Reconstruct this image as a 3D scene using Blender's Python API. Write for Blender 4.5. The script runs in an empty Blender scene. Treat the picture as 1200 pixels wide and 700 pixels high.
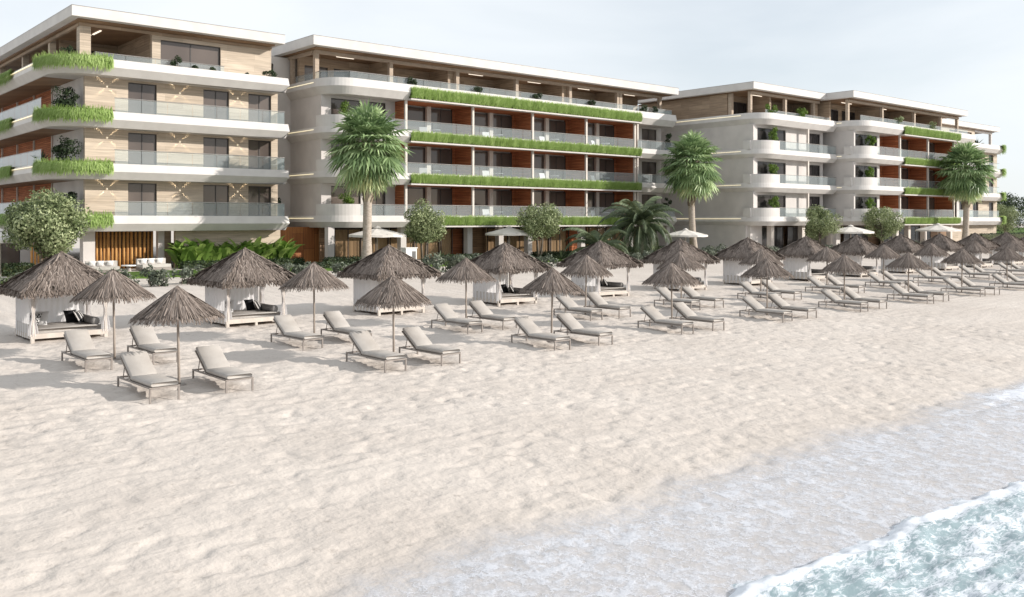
import bpy, math, random
import numpy as np
from mathutils import Vector, Matrix
rad = math.radians
random.seed(7); RNG = np.random.default_rng(11)
sc = bpy.context.scene
COL = sc.collection

# ------------------------------------------------------------------ mesh builder
class MB:
    def __init__(s): s.v=[]; s.f=[]; s.m=[]; s.a=[]; s.n=0
    def add(s, verts, faces, mi=0, rnd=0.5):
        o=s.n; verts=[tuple(map(float,p)) for p in verts]
        s.v+=verts; s.n+=len(verts)
        s.f+=[tuple(i+o for i in f) for f in faces]; s.m+=[mi]*len(faces)
        s.a+= list(rnd) if hasattr(rnd,'__len__') else [rnd]*len(verts)
    def box(s,x0,x1,y0,y1,z0,z1,mi=0,rnd=0.5):
        s.add([(x0,y0,z0),(x1,y0,z0),(x1,y1,z0),(x0,y1,z0),(x0,y0,z1),(x1,y0,z1),(x1,y1,z1),(x0,y1,z1)],
              [(0,3,2,1),(4,5,6,7),(0,1,5,4),(1,2,6,5),(2,3,7,6),(3,0,4,7)],mi,rnd)
    def tube(s,pts,rs,n=8,mi=0,rnd=0.5,cap=True):
        pts=[Vector(p) for p in pts]
        if not hasattr(rs,'__len__'): rs=[rs]*len(pts)
        V=[];F=[]
        for i,p in enumerate(pts):
            d=(pts[min(i+1,len(pts)-1)]-pts[max(i-1,0)]).normalized()
            a=d.orthogonal().normalized() if abs(d.z)<.95 else Vector((1,0,0))
            if abs(d.z)<.95: a=Vector((-d.y,d.x,0)).normalized()
            b=d.cross(a).normalized(); a=b.cross(d)
            for k in range(n):
                t=2*math.pi*k/n; V.append(p+(a*math.cos(t)+b*math.sin(t))*rs[i])
        for i in range(len(pts)-1):
            for k in range(n):
                F.append((i*n+k,i*n+(k+1)%n,(i+1)*n+(k+1)%n,(i+1)*n+k))
        if cap: F.append(tuple(range(n-1,-1,-1))); F.append(tuple((len(pts)-1)*n+k for k in range(n)))
        s.add(V,F,mi,rnd)
    def quads(s,Q,rnd,mi=0):                     # Q: (N,4,3) array, rnd: (N,)
        N=len(Q); o=s.n
        s.v+=list(map(tuple,Q.reshape(-1,3).tolist())); s.n+=4*N
        s.f+=[(o+4*i,o+4*i+1,o+4*i+2,o+4*i+3) for i in range(N)]; s.m+=[mi]*N
        s.a+=np.repeat(rnd,4).tolist()
    def build_each(s,name,mat,parent):          # every box an object of its own
        for i in range(0,len(s.v),8):
            m=MB(); m.add(s.v[i:i+8],[(0,3,2,1),(4,5,6,7),(0,1,5,4),(1,2,6,5),(2,3,7,6),(3,0,4,7)]); m.build(name,mat,parent)
    def build(s,name,mats,parent=None,smooth=False,local=False):
        me=bpy.data.meshes.new(name)
        v=s.v
        if parent is not None and not local:
            L=root_loc(parent); v=[(p[0]-L[0],p[1]-L[1],p[2]-L[2]) for p in v]
        me.from_pydata(v,[],s.f)
        if not isinstance(mats,(list,tuple)): mats=[mats]
        for m in mats: me.materials.append(m)
        if len(mats)>1: me.polygons.foreach_set('material_index',s.m)
        at=me.attributes.new('rnd','FLOAT','POINT'); at.data.foreach_set('value',np.array(s.a,dtype=np.float32))
        if smooth: me.polygons.foreach_set('use_smooth',[True]*len(me.polygons))
        me.update()
        o=bpy.data.objects.new(name,me); COL.objects.link(o)
        if parent is not None: o.parent=parent
        return o
def root_loc(o):
    while o.parent is not None: o=o.parent
    return o.location
def tag(o,label=None,cat=None,group=None,kind=None):
    if label: o['label']=label
    if cat: o['category']=cat
    if group: o['group']=group
    if kind: o['kind']=kind
    return o
def thing(name,label,cat,loc,group=None,rz=0):
    o=bpy.data.objects.new(name,None); COL.objects.link(o); o.location=loc; o.rotation_euler=(0,0,rz)
    o.empty_display_size=.2
    return tag(o,label,cat,group)
def copy_tree(o,parent=None):
    c=o.copy(); COL.objects.link(c); c.parent=parent
    for ch in list(o.children): copy_tree(ch,c)
    return c
def place(src,used,label,loc,rz=0,group=None,scale=1.0):
    o=src if not used else copy_tree(src)
    o.location=loc; o.rotation_euler=(0,0,rz); o.scale=(scale,)*3 if not hasattr(scale,'__len__') else scale
    tag(o,label,None,group); return o

# ------------------------------------------------------------------ noise
_P=RNG.permutation(512)
def vnoise(x,y,seed=0):
    x=np.asarray(x,float);y=np.asarray(y,float)
    xi=np.floor(x).astype(int);yi=np.floor(y).astype(int);xf=x-xi;yf=y-yi
    def g(a,b):
        h=_P[(_P[(a+seed*37)%512]+b)%512]/511.0*2*math.pi*3
        return np.cos(h),np.sin(h)
    u=xf*xf*xf*(xf*(xf*6-15)+10);v=yf*yf*yf*(yf*(yf*6-15)+10)
    r=[]
    for dx in(0,1):
        for dy in(0,1):
            cx,sy=g(xi+dx,yi+dy); r.append(cx*(xf-dx)+sy*(yf-dy))
    return (r[0]*(1-u)+r[2]*u)*(1-v)+(r[1]*(1-u)+r[3]*u)*v

# ------------------------------------------------------------------ materials
def nodes(name):
    m=bpy.data.materials.new(name); m.use_nodes=True
    nt=m.node_tree; b=nt.nodes['Principled BSDF']; return m,nt,b
def N(nt,t,**k):
    n=nt.nodes.new(t)
    for a,v in k.items(): setattr(n,a,v)
    return n
def ramp(nt,stops):
    r=N(nt,'ShaderNodeValToRGB'); e=r.color_ramp.elements
    while len(e)<len(stops): e.new(.5)
    for i,(p,c) in enumerate(stops): e[i].position=p; e[i].color=(*c,1) if len(c)==3 else c
    return r
def surf(name,c1,c2,rough=.7,scale=3,stretch=(1,1,1),bump=0,bscale=None,spec=.4,detail=5,lo=.35,hi=.65,metal=0):
    m,nt,b=nodes(name); L=nt.links.new
    g=N(nt,'ShaderNodeNewGeometry'); mp=N(nt,'ShaderNodeMapping'); mp.inputs['Scale'].default_value=stretch
    L(g.outputs['Position'],mp.inputs['Vector'])
    n=N(nt,'ShaderNodeTexNoise'); n.inputs['Scale'].default_value=scale; n.inputs['Detail'].default_value=detail
    L(mp.outputs[0],n.inputs['Vector'])
    r=ramp(nt,[(lo,c1),(hi,c2)]); L(n.outputs['Fac'],r.inputs[0]); L(r.outputs[0],b.inputs['Base Color'])
    b.inputs['Roughness'].default_value=rough; b.inputs['Specular IOR Level'].default_value=spec; b.inputs['Metallic'].default_value=metal
    if bump:
        n2=N(nt,'ShaderNodeTexNoise'); n2.inputs['Scale'].default_value=bscale or scale*4; n2.inputs['Detail'].default_value=6
        L(mp.outputs[0],n2.inputs['Vector'])
        bp=N(nt,'ShaderNodeBump'); bp.inputs['Strength'].default_value=bump; bp.inputs['Distance'].default_value=.02
        L(n2.outputs['Fac'],bp.inputs['Height']); L(bp.outputs[0],b.inputs['Normal'])
    return m
def strand(name,stops,rough=.8,transl=0,spec=.2):
    m,nt,b=nodes(name); L=nt.links.new
    a=N(nt,'ShaderNodeAttribute'); a.attribute_name='rnd'
    r=ramp(nt,stops); L(a.outputs['Fac'],r.inputs[0]); L(r.outputs[0],b.inputs['Base Color'])
    b.inputs['Roughness'].default_value=rough; b.inputs['Specular IOR Level'].default_value=spec
    if transl:
        t=N(nt,'ShaderNodeBsdfTranslucent'); L(r.outputs[0],t.inputs['Color'])
        mx=N(nt,'ShaderNodeMixShader'); mx.inputs[0].default_value=transl
        L(b.outputs[0],mx.inputs[1]); L(t.outputs[0],mx.inputs[2])
        L(mx.outputs[0],nt.nodes['Material Output'].inputs['Surface'])
    return m
def planks(name,c1,c2,row,width,mortar,mcol,rough=.6,streak=.35,bump=.3,vert=False,spec=.3):
    m,nt,b=nodes(name); L=nt.links.new
    g=N(nt,'ShaderNodeNewGeometry'); s=N(nt,'ShaderNodeSeparateXYZ'); L(g.outputs['Position'],s.inputs[0])
    ad=N(nt,'ShaderNodeMath',operation='ADD'); L(s.outputs[0],ad.inputs[0]); L(s.outputs[1],ad.inputs[1])
    c=N(nt,'ShaderNodeCombineXYZ')
    if vert: L(s.outputs[2],c.inputs[0]); L(ad.outputs[0],c.inputs[1])
    else: L(ad.outputs[0],c.inputs[0]); L(s.outputs[2],c.inputs[1])
    br=N(nt,'ShaderNodeTexBrick'); br.offset=.37
    L(c.outputs[0],br.inputs['Vector'])
    br.inputs['Color1'].default_value=(*c1,1); br.inputs['Color2'].default_value=(*c2,1); br.inputs['Mortar'].default_value=(*mcol,1)
    br.inputs['Scale'].default_value=1; br.inputs['Mortar Size'].default_value=mortar; br.inputs['Brick Width'].default_value=width; br.inputs['Row Height'].default_value=row
    mp=N(nt,'ShaderNodeMapping'); mp.inputs['Scale'].default_value=(.5,9,1); L(c.outputs[0],mp.inputs['Vector'])
    n=N(nt,'ShaderNodeTexNoise'); n.inputs['Scale'].default_value=1.2; n.inputs['Detail'].default_value=6; L(mp.outputs[0],n.inputs['Vector'])
    r=ramp(nt,[(.3,(1-streak,)*3),(.7,(1+streak*.3,)*3)]); L(n.outputs['Fac'],r.inputs[0])
    mx=N(nt,'ShaderNodeMix',data_type='RGBA',blend_type='MULTIPLY'); mx.inputs['Factor'].default_value=1
    L(br.outputs['Color'],mx.inputs['A']); L(r.outputs[0],mx.inputs['B']); L(mx.outputs['Result'],b.inputs['Base Color'])
    b.inputs['Roughness'].default_value=rough; b.inputs['Specular IOR Level'].default_value=spec
    bp=N(nt,'ShaderNodeBump'); bp.inputs['Strength'].default_value=bump; bp.inputs['Distance'].default_value=.01; bp.invert=True
    L(br.outputs['Fac'],bp.inputs['Height']); L(bp.outputs[0],b.inputs['Normal'])
    return m
def emis(name,col,st):
    m,nt,b=nodes(name); b.inputs['Base Color'].default_value=(.8,.8,.8,1)
    b.inputs['Emission Color'].default_value=(*col,1); b.inputs['Emission Strength'].default_value=st; return m
def glass_mat(name,fac,col,tint,rough=.05):
    m,nt,b=nodes(name); L=nt.links.new
    b.inputs['Base Color'].default_value=(*col,1); b.inputs['Roughness'].default_value=rough; b.inputs['Specular IOR Level'].default_value=.6
    t=N(nt,'ShaderNodeBsdfTransparent'); t.inputs[0].default_value=(*tint,1)
    lw=N(nt,'ShaderNodeLayerWeight'); lw.inputs['Blend'].default_value=.35
    ma=N(nt,'ShaderNodeMath',operation='MULTIPLY_ADD'); ma.inputs[1].default_value=.45; ma.inputs[2].default_value=fac
    L(lw.outputs['Fresnel'],ma.inputs[0])
    mx=N(nt,'ShaderNodeMixShader'); L(ma.outputs[0],mx.inputs[0]); L(t.outputs[0],mx.inputs[1]); L(b.outputs[0],mx.inputs[2])
    L(mx.outputs[0],nt.nodes['Material Output'].inputs['Surface']); return m
M={}
M['stucco']=surf('white_stucco',(.56,.53,.505),(.62,.59,.56),.75,1.2,bump=.15,bscale=25,spec=.25)
M['plaster']=surf('grey_plaster',(.52,.485,.46),(.59,.55,.52),.8,.8,bump=.15,bscale=20,spec=.2)
M['travertine']=planks('travertine_courses',(.57,.475,.37),(.46,.375,.285),.42,3.1,.006,(.36,.29,.22),.6,.28)
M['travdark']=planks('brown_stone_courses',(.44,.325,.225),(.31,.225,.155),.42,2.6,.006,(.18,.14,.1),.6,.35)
M['redwood']=planks('red_wood_boards',(.52,.195,.09),(.39,.138,.064),.13,4.0,.008,(.06,.02,.012),.75,.4,spec=.12)
M['timber']=planks('brown_timber',(.30,.185,.105),(.22,.13,.072),.16,3.0,.006,(.06,.04,.025),.55,.4)
M['doorwood']=planks('orange_door_wood',(.42,.17,.055),(.33,.12,.04),.9,3.0,.012,(.12,.05,.02),.5,.35,vert=True)
M['log']=surf('log_wood',(.42,.20,.06),(.55,.30,.10),.7,5,(1,1,.3),.3)
M['colstone']=surf('pale_column',(.56,.50,.45),(.62,.56,.50),.7,2,bump=.1)
M['frame']=surf('dark_bronze_frame',(.035,.028,.025),(.05,.042,.038),.4,2,spec=.5)
M['pane']=surf('dark_window_glass',(.085,.068,.060),(.14,.113,.098),.06,.45,(1,1,.25),spec=.6,detail=1)
M['darkpane']=surf('black_window_glass',(.018,.016,.017),(.035,.031,.031),.12,.45,(1,1,.25),spec=.35,detail=1)
M['curtain_tan']=surf('tan_blind',(.50,.355,.215),(.58,.42,.26),.8,.5,(1,1,.1),spec=.1)
M['clearglass']=glass_mat('clear_window_glass',.06,(.04,.035,.03),(.86,.83,.8))
M['railglass']=glass_mat('railing_glass',.26,(.54,.60,.61),(.86,.93,.93))
M['rail']=surf('rail_metal',(.35,.33,.31),(.42,.40,.38),.35,3,metal=.6)
M['grass']=strand('planter_grass',[(0,(.15,.23,.05)),(.5,(.30,.43,.12)),(1,(.54,.65,.28))],.7,.35)
M['lawn']=surf('lawn_grass',(.055,.10,.02),(.10,.16,.035),.9,6,bump=.8,bscale=40,spec=.1)
M['soil']=surf('planter_soil',(.05,.055,.02),(.07,.08,.03),.9,6)
M['led']=emis('warm_led',(1,.84,.48),.65)
M['bulb']=emis('ceiling_lamp',(1,.85,.68),1.0)
M['sconce']=emis('sconce_glow',(1,.80,.5),.6)
M['tanstone']=surf('tan_stone',(.36,.28,.21),(.44,.35,.27),.75,2,(1,1,4),bump=.1)
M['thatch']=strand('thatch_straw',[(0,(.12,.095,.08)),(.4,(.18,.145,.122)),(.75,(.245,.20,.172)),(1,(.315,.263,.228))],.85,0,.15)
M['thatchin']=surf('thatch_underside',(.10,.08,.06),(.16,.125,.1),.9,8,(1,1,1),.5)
M['pole']=surf('weathered_wood_pole',(.30,.25,.21),(.40,.34,.29),.7,8,(1,1,.3),.2)
M['cabanawood']=surf('whitewashed_wood',(.50,.44,.385),(.58,.52,.46),.7,5,(1,1,.3),.15)
M['cushion']=surf('beige_cushion',(.385,.355,.325),(.44,.41,.378),.9,3,bump=.25,bscale=60,spec=.15)
M['loungeframe']=surf('taupe_metal',(.23,.20,.18),(.28,.245,.22),.45,5,spec=.4)
M['mattress']=surf('cream_mattress',(.45,.42,.39),(.51,.475,.44),.9,3,bump=.25,bscale=50,spec=.15)
M['bolster']=surf('grey_bolster',(.20,.19,.185),(.26,.25,.24),.9,4,bump=.3,bscale=40,spec=.15)
M['black']=surf('black_fabric',(.012,.012,.014),(.025,.025,.027),.9,4,spec=.2)
M['white']=surf('white_fabric',(.74,.73,.72),(.80,.79,.78),.9,3,bump=.2,bscale=12,spec=.15)
M['parasol']=surf('cream_parasol_cloth',(.66,.62,.57),(.72,.68,.63),.9,2,spec=.15)
def checker(name,c1,c2,sc_,kind):
    m,nt,b=nodes(name); L=nt.links.new
    t=N(nt,'ShaderNodeTexCoord')
    if kind=='stripe':
        w=N(nt,'ShaderNodeTexWave'); w.inputs['Scale'].default_value=sc_; L(t.outputs['Object'],w.inputs['Vector'])
        r=ramp(nt,[(.62,c1),(.70,c2)]); L(w.outputs['Fac'],r.inputs[0])
    else:
        w=N(nt,'ShaderNodeTexChecker'); w.inputs['Scale'].default_value=sc_; L(t.outputs['Object'],w.inputs['Vector'])
        r=ramp(nt,[(.4,c1),(.6,c2)]); L(w.outputs['Fac'],r.inputs[0])
    L(r.outputs[0],b.inputs['Base Color']); b.inputs['Roughness'].default_value=.9; return m
M['blackstripe']=checker('black_striped_fabric',(.014,.014,.016),(.5,.48,.46),2.2,'stripe')
M['check']=checker('checked_fabric',(.016,.016,.018),(.7,.69,.67),16,'check')
def curtain_mat():
    m,nt,b=nodes('sheer_curtain'); L=nt.links.new
    b.inputs['Base Color'].default_value=(.86,.84,.835,1); b.inputs['Roughness'].default_value=.9
    t=N(nt,'ShaderNodeBsdfTranslucent'); t.inputs[0].default_value=(.86,.84,.835,1)
    mx=N(nt,'ShaderNodeMixShader'); mx.inputs[0].default_value=.45
    L(b.outputs[0],mx.inputs[1]); L(t.outputs[0],mx.inputs[2]); L(mx.outputs[0],nt.nodes['Material Output'].inputs['Surface']); return m
M['curtain']=curtain_mat()
M['olive']=strand('round_tree_leaf',[(0,(.05,.075,.028)),(.5,(.215,.26,.12)),(1,(.56,.60,.35))],.6,.22,.3)
M['darkleaf']=strand('dark_shrub_leaf',[(0,(.015,.028,.012)),(.5,(.03,.05,.02)),(1,(.07,.10,.045))],.6,.15,.3)
M['brightleaf']=strand('bright_shrub_leaf',[(0,(.05,.10,.015)),(.5,(.12,.21,.03)),(1,(.26,.34,.08))],.6,.3,.3)
M['greyleaf']=strand('grey_green_leaf',[(0,(.05,.062,.042)),(.5,(.12,.14,.10)),(1,(.24,.26,.20))],.7,.15,.3)
M['palmleaf']=strand('palm_leaf',[(0,(.05,.085,.036)),(.45,(.21,.31,.135)),(.85,(.48,.60,.31)),(1,(.68,.70,.38))],.5,.28,.4)
M['dateleaf']=strand('date_palm_leaf',[(0,(.032,.052,.024)),(.5,(.09,.12,.06)),(1,(.22,.26,.14))],.5,.15,.4)
M['banana']=strand('banana_leaf',[(0,(.06,.13,.025)),(.5,(.21,.34,.065)),(1,(.50,.64,.20))],.45,.4,.4)
M['bark']=surf('pale_bark',(.30,.25,.20),(.45,.39,.33),.85,6,(1,1,2.5),.6,14)
M['barkdark']=surf('brown_bark',(.10,.08,.06),(.17,.14,.11),.9,6,(1,1,.6),.6,14)
M['boots']=strand('palm_boot',[(0,(.13,.10,.07)),(.5,(.27,.22,.16)),(1,(.46,.40,.31))],.9)
M['paving']=surf('pale_paving',(.52,.47,.42),(.58,.53,.475),.8,1.5,bump=.2,bscale=15,spec=.2)
M['pot']=surf('terracotta_pot',(.30,.16,.08),(.38,.21,.11),.8,5)
M['greypot']=surf('grey_pot',(.10,.10,.10),(.15,.145,.14),.7,5)
M['whitebox']=surf('white_cabinet_paint',(.68,.66,.64),(.72,.70,.68),.6,3)

# ------------------------------------------------------------------ camera / light / world
H=4.0; FPX=1081.0; YAW=math.atan2(1250,FPX)
cam=bpy.data.cameras.new('camera'); co=bpy.data.objects.new('camera',cam); COL.objects.link(co); sc.camera=co
cam.sensor_fit='HORIZONTAL'; cam.sensor_width=36; cam.lens=36*FPX/1200; cam.shift_y=-(350-258)/1200
cam.clip_start=.1; cam.clip_end=4000
co.location=(0,0,H)
co.rotation_euler=(math.pi/2,0,YAW-math.pi/2)
SUN_EL=22; sdir=Vector((.707*math.cos(rad(SUN_EL)),-.707*math.cos(rad(SUN_EL)),math.sin(rad(SUN_EL))))
sl=bpy.data.lights.new('sun','SUN'); so=bpy.data.objects.new('sun',sl); COL.objects.link(so)
sl.energy=4.4; sl.angle=rad(.6); sl.color=(1,.945,.88)
so.rotation_euler=sdir.to_track_quat('Z','Y').to_euler()
w=bpy.data.worlds.new('World'); sc.world=w; w.use_nodes=True
nt=w.node_tree; L=nt.links.new; bg=nt.nodes['Background']
sky=N(nt,'ShaderNodeTexSky'); sky.sky_type='NISHITA'; sky.sun_disc=False; sky.sun_elevation=rad(SUN_EL); sky.sun_rotation=rad(135)
sky.air_density=1.0; sky.dust_density=1.0; sky.ozone_density=1.2
tc=N(nt,'ShaderNodeTexCoord'); mp=N(nt,'ShaderNodeMapping'); mp.inputs['Scale'].default_value=(1,1,3.2); L(tc.outputs['Generated'],mp.inputs[0])
nz=N(nt,'ShaderNodeTexNoise'); nz.inputs['Scale'].default_value=1.7; nz.inputs['Detail'].default_value=7; nz.inputs['Distortion'].default_value=.6; L(mp.outputs[0],nz.inputs['Vector'])
rp=ramp(nt,[(.30,(.62,)*3),(.66,(.98,)*3)]); L(nz.outputs['Fac'],rp.inputs[0])
mx=N(nt,'ShaderNodeMix',data_type='RGBA'); L(rp.outputs[0],mx.inputs['Factor']); L(sky.outputs[0],mx.inputs['A']); mx.inputs['B'].default_value=(7.7,8.1,8.45,1)
L(mx.outputs['Result'],bg.inputs['Color']); bg.inputs['Strength'].default_value=.10
sc.view_settings.view_transform='Standard'; sc.view_settings.look='None'; sc.view_settings.exposure=.34; sc.view_settings.gamma=1
try: sc.cycles.max_bounces=8; sc.cycles.transparent_max_bounces=16
except Exception: pass

# ------------------------------------------------------------------ terrain
def gz(y):
    y=np.asarray(y,float)
    z=np.where(y<22,.03*(y-22),.03*(y-22))
    z=np.where(y>46,.72-.0*(y-46),z)
    z=np.where((y>40)&(y<=46),.54+.03*(y-40),z)
    z=np.where(y<2,-.6-.02*(2-y),z)
    z=z-.30*np.clip((6.0-y)/1.2,0,1)
    return z
def bumps(x,y):
    near=np.clip((y-15)/6,0,1)
    a=.022*vnoise(x/1.2+.35*y,y/.8,1)+.024*vnoise(x/.6+.3*y,y/.42,2)+.016*vnoise(x/.34,y/.27,3)+.05*vnoise(x/5,y/4,4)
    dim=np.clip(vnoise(x/.40+.4*y,y/.34,33)-.06,0,1); a=a-.115*dim*(.5+np.clip(vnoise(x/3.1,y/2.3,34)+.2,0,1))
    rid=1-np.abs(vnoise(x/.8+.6*y,y/.55,5))*2
    a+=.05*rid*near
    d=np.sqrt(x*x+y*y)
    a*=np.clip((y-6.5)/4,.12,1)
    return a*np.clip(1.25-d/90,0,1)
def axis(lo,flo,fhi,hi,step,grow=1.12):
    c=list(np.arange(flo,fhi,step)); s=step; p=flo
    L_=[]
    while p>lo: s*=grow; p-=s; L_.append(p)
    s=step;p=c[-1];R_=[]
    while p<hi: s*=grow; p+=s; R_.append(p)
    return np.array(L_[::-1]+c+R_)
def sheet(name,xs,ys,zf,mat,attrs=None,smooth=True):
    X,Y=np.meshgrid(xs,ys); Z=zf(X,Y); nx,ny=len(xs),len(ys)
    V=np.stack([X,Y,Z],-1).reshape(-1,3)
    i=np.arange(nx*ny).reshape(ny,nx)
    Fq=np.stack([i[:-1,:-1],i[:-1,1:],i[1:,1:],i[1:,:-1]],-1).reshape(-1,4)
    me=bpy.data.meshes.new(name); me.vertices.add(len(V)); me.vertices.foreach_set('co',V.astype(np.float32).ravel())
    me.loops.add(Fq.size); me.loops.foreach_set('vertex_index',Fq.astype(np.int32).ravel())
    me.polygons.add(len(Fq)); me.polygons.foreach_set('loop_start',np.arange(0,Fq.size,4,dtype=np.int32)); me.polygons.foreach_set('loop_total',np.full(len(Fq),4,np.int32))
    me.polygons.foreach_set('use_smooth',np.ones(len(Fq),bool))
    me.materials.append(mat); me.update(calc_edges=True); me.validate()
    for k,fn in (attrs or {}).items():
        at=me.attributes.new(k,'FLOAT','POINT'); at.data.foreach_set('value',fn(X,Y).astype(np.float32).ravel())
    o=bpy.data.objects.new(name,me); COL.objects.link(o); return o
def sand_mat():
    m,nt,b=nodes('beach_sand'); L=nt.links.new
    g=N(nt,'ShaderNodeNewGeometry')
    n=N(nt,'ShaderNodeTexNoise'); n.inputs['Scale'].default_value=.35; n.inputs['Detail'].default_value=8; L(g.outputs['Position'],n.inputs['Vector'])
    r=ramp(nt,[(.3,(.505,.452,.405)),(.7,(.57,.515,.465))]); L(n.outputs['Fac'],r.inputs[0])
    n1=N(nt,'ShaderNodeTexNoise'); n1.inputs['Scale'].default_value=5; n1.inputs['Detail'].default_value=8; n1.inputs['Roughness'].default_value=.65; L(g.outputs['Position'],n1.inputs['Vector'])
    r1=ramp(nt,[(.30,(.72,.71,.70)),(.42,(1,1,1))]); L(n1.outputs['Fac'],r1.inputs[0])  # dark specks: tiny shadows of the uneven sand, painted into its colour
    mx=N(nt,'ShaderNodeMix',data_type='RGBA',blend_type='MULTIPLY'); mx.inputs['Factor'].default_value=.8
    L(r.outputs[0],mx.inputs['A']); L(r1.outputs[0],mx.inputs['B']); L(mx.outputs['Result'],b.inputs['Base Color'])
    b.inputs['Roughness'].default_value=.95; b.inputs['Specular IOR Level'].default_value=.1
    n2=N(nt,'ShaderNodeTexNoise'); n2.inputs['Scale'].default_value=6.5; n2.inputs['Detail'].default_value=5; n2.inputs['Roughness'].default_value=.52; L(g.outputs['Position'],n2.inputs['Vector'])
    bp=N(nt,'ShaderNodeBump'); bp.inputs['Strength'].default_value=.65; bp.inputs['Distance'].default_value=.05; L(n2.outputs['Fac'],bp.inputs['Height']); L(bp.outputs[0],b.inputs['Normal'])
    return m
M['sand']=sand_mat()
xs=axis(-400,-3,38,900,.075,1.10); ys=axis(-60,7,32,900,.065,1.10)
o=sheet('sand',xs,ys,lambda x,y: gz(y)+bumps(x,y),M['sand']); tag(o,'pale rippled beach sand',None,None,'structure')
SEA=-.46
def crest(x): return 6.42-.045*(np.clip(x,5,30)-9)+.16*vnoise(x/4,x*0+.5,8)+.10*vnoise(x/1.1,x*0+1.5,9)
def seaz(x,y):
    c=crest(x); d=y-c
    z=SEA+.06*vnoise(x/1.3+.3*y,y/.6,10)+.075*vnoise(x/.5+.4*y,y/.27,12)+.05*vnoise(x/.24,y/.15,13)
    ridge=.10*np.exp(-np.where(d<0,(d/.55)**2,(d/.16)**2))
    z=z*1+ridge
    k=np.clip((d-.1)/.5,0,1); z=z*(1-k)+k*(gz(y)+bumps(x,y)-.03)
    return z
def foam(x,y):
    d=y-crest(x)
    w=.16+.1*vnoise(x/.7,y*0+.3,14)+.25*np.clip(vnoise(x/2.3,y*0+.9,24),0,1)
    f=np.exp(-np.where(d>0,(d/.30)**2,(d/w)**2))
    f2=np.clip(.38+1.1*vnoise(x/1.6+.4*y,y/.45,15)+.9*vnoise(x/.5,y/.25,16),0,1)*np.clip(1+d/9,.3,1)*np.clip((-d-.2)/.5,0,1)
    return np.clip(np.maximum(f*1.1,f2*.75),0,1)
def sea_mat():
    m,nt,b=nodes('sea_water'); L=nt.links.new
    a=N(nt,'ShaderNodeAttribute'); a.attribute_name='foam'; g=N(nt,'ShaderNodeNewGeometry')
    mp=N(nt,'ShaderNodeMapping'); mp.inputs['Scale'].default_value=(.8,2.0,1); mp.inputs['Rotation'].default_value=(0,0,.25); L(g.outputs['Position'],mp.inputs['Vector'])
    nd=N(nt,'ShaderNodeTexNoise'); nd.inputs['Scale'].default_value=7.5; nd.inputs['Detail'].default_value=9; nd.inputs['Roughness'].default_value=.72; nd.inputs['Distortion'].default_value=.9; L(mp.outputs[0],nd.inputs['Vector'])
    nn=N(nt,'ShaderNodeMath',operation='MULTIPLY_ADD'); nn.inputs[1].default_value=3.6; nn.inputs[2].default_value=-1.68; L(nd.outputs['Fac'],nn.inputs[0])
    s2=N(nt,'ShaderNodeMath',operation='ADD'); L(nn.outputs[0],s2.inputs[0]); L(a.outputs['Fac'],s2.inputs[1])
    rf=ramp(nt,[(.12,(0,0,0)),(.75,(1,1,1))]); L(s2.outputs[0],rf.inputs[0])
    mx=N(nt,'ShaderNodeMix',data_type='RGBA'); mx.inputs['A'].default_value=(.25,.325,.345,1); mx.inputs['B'].default_value=(.70,.725,.765,1); L(rf.outputs[0],mx.inputs['Factor']); L(mx.outputs['Result'],b.inputs['Base Color'])
    rr=N(nt,'ShaderNodeMath',operation='MULTIPLY_ADD'); rr.inputs[1].default_value=.6; rr.inputs[2].default_value=.08; L(rf.outputs[0],rr.inputs[0]); L(rr.outputs[0],b.inputs['Roughness'])
    b.inputs['IOR'].default_value=1.33
    n2=N(nt,'ShaderNodeTexNoise'); n2.inputs['Scale'].default_value=9; n2.inputs['Detail'].default_value=4; L(g.outputs['Position'],n2.inputs['Vector'])
    bp=N(nt,'ShaderNodeBump'); bp.inputs['Strength'].default_value=.4; bp.inputs['Distance'].default_value=.03; L(n2.outputs['Fac'],bp.inputs['Height']); L(bp.outputs[0],b.inputs['Normal'])
    return m
xs=axis(-300,4,32,900,.065); ys=np.concatenate([axis(-700,-2,6.3,6.3,.065)[:-1],np.arange(6.3,7.2,.05)])
o=sheet('sea',xs,ys,seaz,sea_mat(),{'foam':foam}); tag(o,'shallow turquoise sea with white foam',None,None,'structure')
def edge(x): return 10.2+.9*vnoise(x/7,x*0+.2,17)+.5*vnoise(x/2.3,x*0+.7,18)+.35*vnoise(x/.9,x*0+.1,19)+.15*vnoise(x/.35,x*0+.4,20)
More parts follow.
